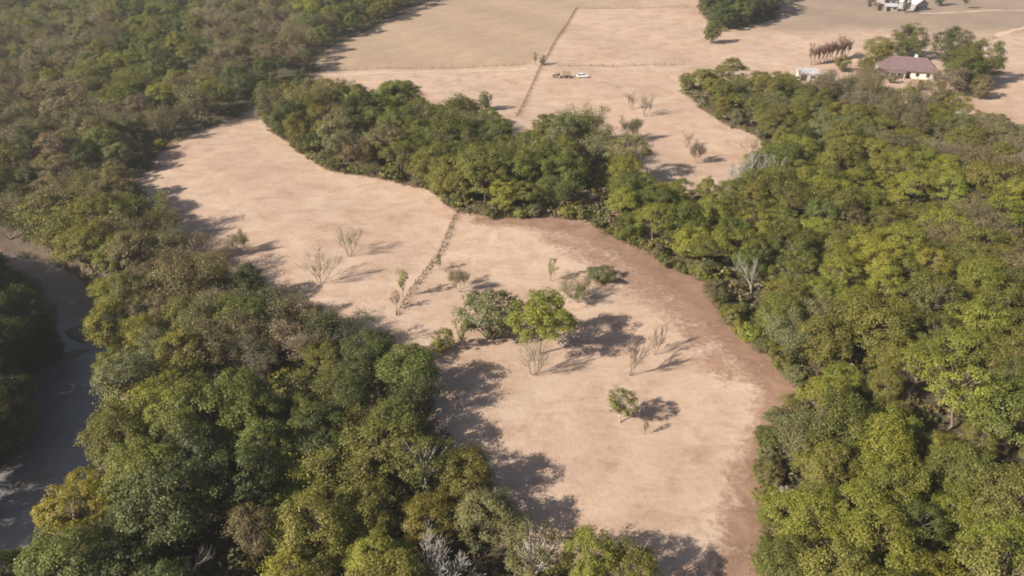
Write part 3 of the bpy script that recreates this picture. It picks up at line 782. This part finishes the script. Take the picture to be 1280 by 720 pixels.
# edge shrubs where the woods meet the open ground
EDGE = [('tree belt', [(330, 150), (362, 178), (410, 211), (470, 221), (540, 238), (575, 267), (640, 274), (705, 274)], 30),
        ('tree belt', [(752, 292), (800, 311), (838, 334)], 12),
        ('right wood', [(845, 337), (886, 353), (904, 400), (960, 443), (1006, 490)], 30),
        ('right wood', [(1000, 500), (966, 540), (957, 620), (965, 680), (948, 716)], 24),
        ('upper left wood', [(400, 85), (335, 119), (292, 147), (238, 166), (190, 197), (170, 224)], 20),
        ('right wood', [(872, 133), (908, 157), (950, 173), (966, 197)], 6)]
for wname, ln, n in EDGE:
    pts = np.array([P(*q) for q in ln]); seg = np.hypot(*(pts[1:] - pts[:-1]).T); cum = np.concatenate([[0], np.cumsum(seg)])
    for i in range(n):
        t = (i + rng.uniform(0.1, 0.9)) / n * cum[-1]; k = min(int(np.searchsorted(cum, t)) - 1, len(seg) - 1); k = max(k, 0)
        q = pts[k] + (pts[k + 1] - pts[k]) * (t - cum[k]) / seg[k] + rng.normal(size=2) * 0.8
        H = rng.uniform(1.2, 4.2)
        colr = ['olive green', 'grey green', 'mid green', 'brown olive', 'yellow green'][int(rng.integers(5))]
        kd = 'bush' if rng.random() < 0.8 else 'half'
        u, v, qq = proj(q[0], q[1], H * 0.6)
        if not inview(dict(u=u, v=v)): continue
        e = plant(kd, 'edge_shrub', q[0], q[1], H, colr, wide=rng.uniform(0.9, 1.25))
        ALL.append((e, dict(u=u, v=v, col=colr, wood=wname, kind='shrub', H=H, q=qq)))

# --- labels for the trees of the woods: look, wood, place in the photo
def place(u, v):
    hv = ['top', 'upper', 'middle', 'lower', 'bottom'][int(min(max(v / 144.0, 0), 4.99))]
    hu = ['far-left', 'left', 'mid-left', 'centre-left', 'centre-right', 'mid-right', 'right', 'far-right'][int(min(max(u / 160.0, 0), 7.99))]
    return hv, hu
TENS = {20: 'twenty', 30: 'thirty', 40: 'forty'}
ORD = 'zeroth first second third fourth fifth sixth seventh eighth ninth tenth eleventh twelfth thirteenth fourteenth fifteenth sixteenth seventeenth eighteenth nineteenth'.split()
def ordinal(n):
    if n < 20: return ORD[n]
    return TENS[n // 10 * 10] + '-' + ORD[n % 10] if n % 10 else TENS[n // 10 * 10][:-1] + 'ieth'
cells = {}
for e, c in ALL:
    noun = 'edge shrub' if c['kind'] == 'shrub' else {'half': 'half bare tree', 'tall': 'tall tree', 'loose': 'open-crowned tree', 'dense': 'tree', 'skirt': 'low-branched tree'}[c['kind']]
    c['noun'] = noun
    cells.setdefault((noun, c['col'], c['wood'], place(c['u'], c['v'])), []).append((c['u'], e, c))
for (noun, colr, wood, (pv, pu)), lst in cells.items():
    lst.sort(key=lambda t: t[0])
    for i, (u, e, c) in enumerate(lst):
        where = f'{wood}, {pv} {pu} part'
        if len(lst) == 1: lab = f'{colr} {noun} in the {where}'
        elif i == 0: lab = f'leftmost {colr} {noun} in the {where}'
        elif i == len(lst) - 1: lab = f'rightmost {colr} {noun} in the {where}'
        else: lab = f'{ordinal(i + 1)} {colr} {noun} from left in the {where}'
        tag(e, lab, 'shrub' if noun == 'edge shrub' else 'tree', {'edge shrub': 'shrubs along the wood edges', 'half bare tree': 'half bare trees'}.get(noun, 'broadleaf trees'))

# --- the rest of the woods as one mass
def cloud_mesh(items, name, protos, mat):
    V = []; T = []
    for x, y, H, colr, pi, wd in items:
        pv, h0 = protos[pi]; s = H / h0; a = rng.uniform(0, 6.28); ca, sa = math.cos(a), math.sin(a)
        q = pv.copy(); q[:, 0], q[:, 1] = (pv[:, 0] * ca - pv[:, 1] * sa) * s * wd, (pv[:, 0] * sa + pv[:, 1] * ca) * s * wd; q[:, 2] *= s
        q += np.array([x, y, gzs(x, y)]); V.append(q.astype(np.float32))
        T.append(np.repeat(np.array([jitter_col(CC[colr], rng)], np.float32), len(q), 0))
    V = np.concatenate(V); T = np.concatenate(T)
    me = mesh_np(name, V, quads_of(V), mat=mat)
    at = me.attributes.new('tint', 'FLOAT_COLOR', 'POINT'); at.data.foreach_set('color', T.ravel())
    return link(name, me)
def woodland(rest):
    first = {}                                                 # one crown object of every shape already standing in the near woods
    for o in list(COL.objects):
        if o.name.startswith('crown') and o.data.name not in first: first[o.data.name] = o
    def src(kinds): return [(first[cm.name], h) for k in kinds for _, cm, h, _ in TREES[k] if cm.name in first]
    A, B = src(['dense', 'tall', 'loose', 'skirt']), src(['half'])
    co, var, sel, scl, rot, tint = [], [], [], [], [], []
    for c in rest:
        hb = c['kind'] == 'half'; pool = B if hb else A; i = int(rng.integers(len(pool)))
        co.append((c['x'], c['y'], gzs(c['x'], c['y']))); var.append(i); sel.append(1 if hb else 0)
        s_ = c['H'] / pool[i][1] if hb else c['H'] / 10.5; w_ = s_ * rng.uniform(1.02, 1.32)
        scl.append((w_, w_, s_)); rot.append((0, 0, rng.uniform(0, 6.28))); tint.append(jitter_col(CC[c['col']], rng))
    me = bpy.data.meshes.new('far_woodland'); me.from_pydata(co, [], [])
    for nm, ty, key, val in (('variant', 'INT', 'value', var), ('thin', 'INT', 'value', sel), ('size', 'FLOAT_VECTOR', 'vector', scl), ('turn', 'FLOAT_VECTOR', 'vector', rot), ('tint', 'FLOAT_COLOR', 'color', tint)):
        at = me.attributes.new(nm, ty, 'POINT'); at.data.foreach_set(key, np.array(val).ravel())
    o = link('far_woodland', me)
    ng = bpy.data.node_groups.new('far woodland', 'GeometryNodeTree')
    ng.interface.new_socket('Geometry', in_out='INPUT', socket_type='NodeSocketGeometry'); ng.interface.new_socket('Geometry', in_out='OUTPUT', socket_type='NodeSocketGeometry')
    N = ng.nodes; Lk = ng.links; gi = N.new('NodeGroupInput'); go = N.new('NodeGroupOutput')
    def named(nm, ty):
        n = N.new('GeometryNodeInputNamedAttribute'); n.data_type = ty; n.inputs['Name'].default_value = nm; return n.outputs['Attribute']
    join = N.new('GeometryNodeJoinGeometry')
    for flag, pool in ((0, A), (1, B)):
        jn = N.new('GeometryNodeJoinGeometry')
        for ob, h in pool:
            oi = N.new('GeometryNodeObjectInfo'); oi.inputs['Object'].default_value = ob; oi.transform_space = 'ORIGINAL'
            sm = N.new('GeometryNodeSetMaterial'); sm.inputs['Material'].default_value = M_LEAFI; Lk.new(oi.outputs['Geometry'], sm.inputs['Geometry'])
            gt = N.new('GeometryNodeGeometryToInstance'); Lk.new(sm.outputs['Geometry'], gt.inputs[0]); Lk.new(gt.outputs[0], jn.inputs[0])
        cp = N.new('FunctionNodeCompare'); cp.data_type = 'INT'; cp.operation = 'EQUAL'; Lk.new(named('thin', 'INT'), cp.inputs[2]); cp.inputs[3].default_value = flag
        ip = N.new('GeometryNodeInstanceOnPoints'); Lk.new(gi.outputs[0], ip.inputs['Points']); Lk.new(jn.outputs[0], ip.inputs['Instance'])
        Lk.new(cp.outputs[0], ip.inputs['Selection']); ip.inputs['Pick Instance'].default_value = True
        Lk.new(named('variant', 'INT'), ip.inputs['Instance Index']); Lk.new(named('turn', 'FLOAT_VECTOR'), ip.inputs['Rotation']); Lk.new(named('size', 'FLOAT_VECTOR'), ip.inputs['Scale'])
        Lk.new(ip.outputs[0], join.inputs[0])
    Lk.new(join.outputs[0], go.inputs[0])
    md = o.modifiers.new('trees', 'NODES'); md.node_group = ng
    return o
o = woodland(rest)
tag(o, 'unbroken mass of green and brown trees filling the farther woods', 'woodland', kind='stuff')

# --- undergrowth below the trees
UG = []
for i in range(4):
    _, cv = leafy(700 + i, H=1.6, R=1.5, ncl=10, lpc=5, leaf=0.5, clr=0.55, zlow=0.05, lobes=3)
    UG.append((cv, 1.6))
items = []
tx_ = np.array([(c['x'], c['y']) for c in cands]); scored = []
for wname, pg in WPOLY.items():
    lo = pg.min(0); hi = pg.max(0); pts = rng.uniform(lo, hi, (9000, 2))
    s = sdf_poly(pts[:, 0], pts[:, 1], pg); rdist = dist_line(pts[:, 0], pts[:, 1], RIVER)
    pts = pts[(s < -0.6) & (rdist > 8.6)]
    for a, b in pts:
        u, v, q = proj(a, b, 0.5)
        if not (-60 < u < 1340 and -5 < v < 780): continue
        scored.append((-float(np.min((tx_[:, 0] - a) ** 2 + (tx_[:, 1] - b) ** 2)) + (30 if q > 420 else 0), a, b))
scored.sort()                                                  # the openings between the trees first
for _, a, b in scored[:5200]:
    items.append((a, b, rng.uniform(0.8, 2.6), ['dark green', 'olive green', 'brown olive', 'grey brown'][int(rng.integers(4))], int(rng.integers(4)), 1.1))
o = cloud_mesh(items, 'undergrowth', UG, M_LEAFA)
tag(o, 'low tangled undergrowth on the ground below the trees', 'undergrowth', kind='stuff')

# ------------------------------------------------------------------ fences with weeds along them
def fence(pts, label, step=4.0):
    c = [np.array(P(*p)) for p in pts]; poss = []
    for i in range(len(c) - 1):
        L = np.hypot(*(c[i + 1] - c[i])); n = max(1, int(L / step))
        poss += [c[i] + (c[i + 1] - c[i]) * k / n for k in range(n)]
    poss.append(c[-1])
    x0, y0 = poss[0]; z0 = gzs(x0, y0)
    root = empty('fence', (x0, y0, z0))
    pm = MB().tube((0, 0, -0.3), (0, 0, 1.35), 0.09, 0.07, 6).build('post', M_POST, root).data
    first = root.children[0]
    tops = []
    for i, (x, y) in enumerate(poss):
        p = first if i == 0 else link('post', pm, root)
        z = gzs(x, y); p.location = (x - x0, y - y0, z - z0); p.rotation_euler = (rng.normal() * 0.04, rng.normal() * 0.04, 0)
        tops.append((x - x0, y - y0, z - z0))
    for h in (0.45, 0.85, 1.2):
        sg = [(a[0], a[1], a[2] + h, b[0], b[1], b[2] + h, 0.012, 0.012) for a, b in zip(tops[:-1], tops[1:])]
        v, q = tubes_np(sg, 3); link('wire', mesh_np('wire', v, q, mat=M_WIRE), root)
    tag(root, label, 'fence', 'field fences')
    return poss
F1 = fence([(721, 10), (690, 60), (672, 92), (646, 146)], 'post and wire fence running from the far field down to the tree belt')
F2 = fence([(571, 266), (548, 318), (520, 356), (496, 396)], 'post and wire fence between the left field and the clearing')
F3 = fence([(404, 88), (540, 85.5), (655, 82.5)], 'post and wire fence along the far field, left of the crossing')
F4 = fence([(684, 83), (780, 83), (855, 81)], 'post and wire fence along the far field, right of the crossing')
F5 = fence([(724, 10.5), (800, 11), (866, 11)], 'post and wire fence at the very back of the far field')
def weed_cloud(lines):
    V = []; T = []
    for poss, dens, wid, hgt, cols in lines:
        for a, b in zip(poss[:-1], poss[1:]):
            L = np.hypot(*(b - a)); n = int(L * dens)
            t = rng.random(n)[:, None]; q = a + (b - a) * t + rng.normal(size=(n, 2)) * wid
            z = gz(q[:, 0], q[:, 1]) + rng.random(n) * hgt
            pos = np.stack([q[:, 0], q[:, 1], z], -1)
            nn = unit(rng.normal(size=(n, 3)) + np.array([0, 0, 0.4]))
            V.append(leaf_quads(pos, nn, 0.34, rng)); cs = np.array(cols)[rng.integers(len(cols), size=n)]
            T.append(np.repeat(np.concatenate([cs * rng.uniform(0.8, 1.2, (n, 1)), np.ones((n, 1))], 1), 4, 0))
    V = np.concatenate(V); T = np.concatenate(T).astype(np.float32)
    me = mesh_np('fence_weeds', V, quads_of(V), mat=M_WEED)
    at = me.attributes.new('tint', 'FLOAT_COLOR', 'POINT'); at.data.foreach_set('color', T.ravel())
    return link('fence_weeds', me)
BR = [(0.24, 0.165, 0.10), (0.30, 0.21, 0.13), (0.19, 0.14, 0.08)]
o = weed_cloud([(F1, 9, 0.28, 0.6, BR), (F2, 13, 0.24, 0.8, BR + [(0.14, 0.13, 0.05)]), (F3, 7, 0.4, 0.6, BR), (F4, 7, 0.4, 0.6, BR), (F5, 6, 0.4, 0.6, BR)])
tag(o, 'dry brown weeds growing along the fence lines', 'weeds', kind='stuff')

# rank weeds and seedlings where the woods meet the open ground
def edge_cloud():
    lines = []
    for wname, ln, n in EDGE:
        lines.append(([np.array(P(*q)) for q in ln], 34, 0.6, 1.0, [(0.13, 0.115, 0.05), (0.17, 0.13, 0.07), (0.20, 0.15, 0.09), (0.10, 0.11, 0.04)]))
    o = weed_cloud(lines); o.name = 'edge_weeds'; return o
tag(edge_cloud(), 'brownish green weeds along the edges of the woods', 'weeds', kind='stuff')

# ------------------------------------------------------------------ buildings
def window(parent, x, y, z, wd, ht, face='y', door=False):
    nm = 'door' if door else 'window'
    f = MB().box(x - wd / 2 - 0.1, x + wd / 2 + 0.1, y - 0.06, y + 0.02, z - 0.1, z + ht + 0.1).build(nm, M_WALL if not door else M_POST, parent)
    MB().box(x - wd / 2, x + wd / 2, y - 0.09, y - 0.03, z, z + ht).build('pane' if not door else 'leaf_panel', M_DARK, f)
    return f

def hip_roof(L, D, over, z0, rise, hip):
    x, y = L / 2 + over, D / 2 + over
    vs = [(-x, -y, z0), (x, -y, z0), (x, y, z0), (-x, y, z0), (-x + hip, 0, z0 + rise), (x - hip, 0, z0 + rise),
          (-x, -y, z0 - 0.15), (x, -y, z0 - 0.15), (x, y, z0 - 0.15), (-x, y, z0 - 0.15)]
    fs = [(0, 1, 5, 4), (1, 2, 5), (2, 3, 4, 5), (3, 0, 4), (0, 6, 7, 1), (1, 7, 8, 2), (2, 8, 9, 3), (3, 9, 6, 0), (9, 8, 7, 6)]
    return vs, fs

# farmhouse
hx, hy = P(1139, 98); hz = gzs(hx, hy)
house = empty('farmhouse', (hx, hy + 5.5, hz), math.radians(-17))
tag(house, 'white farmhouse with long faded red hipped roof among trees', 'house')
MB().box(-9.5, 9.5, -4.6, 5.6, -0.5, 3.2).build('wall', M_WALL, house)
vs, fs = hip_roof(19, 10.2, 1.3, 3.25, 3.6, 4.2); ro = MB().raw(vs, fs); rf = ro.build('roof', M_ROOF, house); rf.location.y = 0.5
MB().tube((-6.6, 0.5, 6.86), (6.6, 0.5, 6.86), 0.14, n=6).build('ridge_cap', M_ROOFP, rf).location.y = -0.5
for k in range(22):                                           # raised seams of the roof sheets
    xk = -9.8 + k * 0.93
    xr = max(-6.6, min(6.6, xk * 0.9)); MB().tube((xk, -6.4, 3.27), (xr, -0.05, 6.86), 0.035, n=4).build('sheet_seam', M_ROOF, rf)
MB().box(2.2, 3.2, 1.2, 2.2, 4.0, 7.6).build('chimney', M_WALL, rf)
for x in (-6.8, -3.2, 3.6, 7.4): window(house, x, -4.6, 0.9, 1.3, 1.3)
window(house, 0.4, -4.6, 0.02, 1.2, 2.2, door=True)
MB().raw([(-9.9, -8.0, 2.55), (-1.2, -8.0, 2.55), (-1.2, -5.85, 3.0), (-9.9, -5.85, 3.0), (-9.9, -8.0, 2.42), (-1.2, -8.0, 2.42), (-1.2, -5.85, 2.87), (-9.9, -5.85, 2.87)],
         [(0, 1, 2, 3), (7, 6, 5, 4), (0, 4, 5, 1), (1, 5, 6, 2), (2, 6, 7, 3), (3, 7, 4, 0)]).build('porch_roof', M_ROOF, house)
for x in (-9.6, -6.8, -4.1, -1.5): MB().tube((x, -7.8, -0.4), (x, -7.8, 2.46), 0.11, n=8).build('porch_post', M_WALL, house)
MB().box(-13.4, -9.53, -4.2, 1.5, -0.5, 2.5).build('side_wing', M_WALL, house)
MB().raw([(-13.9, -4.8, 2.52), (-9.56, -4.8, 3.1), (-9.56, 2.1, 3.1), (-13.9, 2.1, 2.52), (-13.9, -4.8, 2.4), (-9.56, -4.8, 2.98), (-9.56, 2.1, 2.98), (-13.9, 2.1, 2.4)],
         [(0, 1, 2, 3), (7, 6, 5, 4), (0, 4, 5, 1), (1, 5, 6, 2), (2, 6, 7, 3), (3, 7, 4, 0)]).build('side_wing_roof', M_ROOFW, house)
window(house, -11.5, -4.2, 0.8, 1.2, 1.2)

def shed(u, v, L, D, hgt, rise, rz, wallm, roofm, label, name='farm_shed', gable=True, openings=2):
    x, y = P(u, v); e = empty(name, (x, y + D / 2, gzs(x, y)), math.radians(rz)); tag(e, label, 'shed' if name != 'barn' else 'barn', 'farm buildings')
    if gable:
        MB().prism([(-L / 2, -0.5), (L / 2, -0.5), (L / 2, hgt), (0, hgt + rise), (-L / 2, hgt)], -D / 2, D / 2).build('wall', wallm, e)
        sl = 0.4
        for s in (-1, 1):
            a = (s * (L / 2 + sl), hgt - rise * sl / (L / 2) + 0.08); b = (s * 0.0, hgt + rise + 0.08)
            MB().prism([a, b, (b[0], b[1] + 0.12), (a[0], a[1] + 0.12)], -D / 2 - 0.4, D / 2 + 0.4).build('roof_side', roofm, e)
    else:
        MB().prism([(-L / 2, -0.5), (L / 2, -0.5), (L / 2, hgt), (-L / 2, hgt)], -D / 2, D / 2).build('wall', wallm, e)
        y0, y1 = -D / 2 - 0.5, D / 2 + 0.5
        MB().raw([(-L / 2 - .5, y0, hgt + .05), (L / 2 + .5, y0, hgt + .05), (L / 2 + .5, y1, hgt + rise), (-L / 2 - .5, y1, hgt + rise),
                  (-L / 2 - .5, y0, hgt + .2), (L / 2 + .5, y0, hgt + .2), (L / 2 + .5, y1, hgt + rise + .15), (-L / 2 - .5, y1, hgt + rise + .15)],
                 [(0, 3, 2, 1), (4, 5, 6, 7), (0, 1, 5, 4), (1, 2, 6, 5), (2, 3, 7, 6), (3, 0, 4, 7)]).build('roof', roofm, e)
    for i in range(openings):
        xo = -L / 2 + L * (i + 0.5) / openings
        window(e, xo, -D / 2, 0.05 if i == 0 else 1.0, min(2.2, L / openings * 0.6), 2.0 if i == 0 else 1.0, door=(i == 0))
    return e
shed(1011, 101, 7.0, 5.5, 2.6, 0.7, -8, M_WALL, M_ROOFW, 'white flat-roofed shed half hidden left of the farmhouse', gable=False)
shed(1146, 14, 9, 11, 3.2, 2.4, 24, M_WALLG, M_ROOFW, 'pale-roofed gabled barn, largest of the far farm buildings', name='barn', openings=3)
shed(1119, 6, 14, 8, 2.8, 1.6, 4, M_WALLG, M_ROOFP, 'pinkish-roofed farm building at the very top of the photo', gable=False, openings=4)
shed(1114, 15, 6.5, 4.5, 2.4, 0.8, -4, M_WALLG, M_ROOFW, 'small white shed in front of the pinkish roof', gable=False)
shed(1101, 14, 5.0, 4.0, 2.4, 0.8, 6, M_POST, M_ROOFB, 'low brown shed left of the small white shed')
shed(1090, 9, 4.0, 3.5, 2.6, 0.9, -10, M_POST, M_ROOFB, 'tiny dark hut, leftmost of the far farm buildings')

# ------------------------------------------------------------------ car and farm machines on the far field
def wheel(parent, x, y, r, wd, name='wheel'):
    t = MB().tube((x, y - wd / 2, r), (x, y + wd / 2, r), r, n=16).build(name, M_TYRE, parent, 0)
    s = -1 if y < 0 else 1
    MB().tube((x, y + s * (wd / 2 - 0.03), r), (x, y + s * (wd / 2 + 0.012), r), r * 0.6, n=12).build('rim', M_ROOFW, t)
    return t
cx, cy = P(728, 97); car = empty('car', (cx, cy, gzs(cx, cy) + 0.02), math.radians(8))
tag(car, 'white car parked on the dry field near the fence crossing', 'car')
MB().prism([(-2.15, 0.32), (2.15, 0.32), (2.2, 0.62), (2.05, 0.88), (1.15, 0.98), (-2.1, 1.02), (-2.2, 0.7)], -0.85, 0.85).build('body', M_PAINT, car, 0.05)
MB().raw([(-1.95, -0.78, 1.0), (1.05, -0.78, 0.97), (1.05, 0.78, 0.97), (-1.95, 0.78, 1.0), (-1.55, -0.64, 1.5), (0.35, -0.64, 1.52), (0.35, 0.64, 1.52), (-1.55, 0.64, 1.5)],
         [(0, 3, 2, 1), (4, 5, 6, 7), (0, 1, 5, 4), (1, 2, 6, 5), (2, 3, 7, 6), (3, 0, 4, 7)]).build('cabin', M_GLASS, car, 0.04)
MB().box(-1.6, 0.42, -0.66, 0.66, 1.5, 1.56).build('roof', M_PAINT, car, 0.02)
for x in (-1.35, 1.35):
    for y in (-0.8, 0.8): wheel(car, x, y, 0.33, 0.22)
for y in (-0.6, 0.6): MB().box(2.12, 2.2, y - 0.18, y + 0.18, 0.62, 0.76).build('headlight', M_ROOFW, car)

tx, ty = P(708, 98); tr = empty('hay_wagon', (tx, ty, gzs(tx, ty) + 0.02), math.radians(4)); tr.scale = (0.72, 0.9, 0.9)
tag(tr, 'brown open-framed farm wagon left of the white car', 'wagon')
MB().box(-2.1, 2.1, -1.0, 1.0, 0.8, 0.95).build('bed', M_RUST, tr)
for x in (-2.0, -0.7, 0.7, 2.0):
    for y in (-0.95, 0.95): MB().tube((x, y, 0.94), (x, y, 2.5), 0.07, n=6).build('stake', M_RUST, tr)
for y in (-0.95, 0.95):
    for z in (1.4, 1.95, 2.45): MB().box(-2.08, 2.08, y - 0.04 + (0.115 if y > 0 else -0.115), y + 0.04 + (0.115 if y > 0 else -0.115), z - 0.08, z + 0.08).build('side_rail', M_RUST, tr)
for x in (-1.3, 1.3):
    for y in (-1.0, 1.0): wheel(tr, x, y, 0.45, 0.22)
MB().tube((2.0, 0, 0.82), (2.7, 0, 0.6), 0.06, n=6).build('drawbar', M_RUST, tr)

gx_, gy_ = P(696, 98); hr = empty('tractor', (gx_, gy_, gzs(gx_, gy_) + 0.02), math.radians(182))
tag(hr, 'small dark tractor at the left end of the parked farm machines', 'tractor')
MB().prism([(-0.3, 0.55), (1.7, 0.6), (1.75, 1.15), (0.3, 1.3), (-0.3, 1.2)], -0.32, 0.32).build('bonnet', M_RUST, hr, 0.04)
MB().box(-1.0, -0.3, -0.5, 0.5, 0.7, 0.95).build('platform', M_RUST, hr)
MB().box(-0.95, -0.6, -0.28, 0.28, 0.95, 1.5).build('seat', M_DARK, hr, 0.04)
for y in (-0.75, 0.75): wheel(hr, -0.75, y, 0.68, 0.34)
for y in (-0.6, 0.6): wheel(hr, 1.3, y, 0.36, 0.2)
for x in (-1.0, 0.1):
    for y in (-0.48, 0.48): MB().tube((x, y, 0.9), (x, y, 2.25), 0.05, n=6).build('canopy_post', M_POST, hr)
MB().box(-1.15, 0.25, -0.62, 0.62, 2.25, 2.32).build('canopy', M_STRAW, hr, 0.02)
MB().tube((1.0, 0.12, 1.2), (1.0, 0.12, 2.0), 0.05, n=6).build('exhaust', M_DARK, hr)
MB().tube((-0.1, 0, 1.2), (-0.35, 0, 1.55), 0.03, n=6).build('steering_column', M_DARK, hr)

# ------------------------------------------------------------------ haze
mh = bpy.data.materials.new('haze'); mh.use_nodes = True; t = mh.node_tree
t.nodes.remove(t.nodes['Principled BSDF'])
pv = t.nodes.new('ShaderNodeVolumePrincipled'); pv.inputs['Color'].default_value = (0.93, 0.93, 0.95, 1)
pv.inputs['Density'].default_value = 0.00017; pv.inputs['Anisotropy'].default_value = 0.2
t.links.new(pv.outputs['Volume'], t.nodes['Material Output'].inputs['Volume'])
L = max(abs(xs[0]), xs[-1], abs(ys[0]), ys[-1]) + 30
o = MB().box(-L, L, -L, L, -6.7, 86.0).build('haze', mh); tag(o, 'thin pale haze in the air over the fields', 'haze', kind='stuff')

print('cands', len(cands), 'single', len(single), 'rest', len(rest), 'half', len(nearh), 'near', len(near), 'ug', len(items))
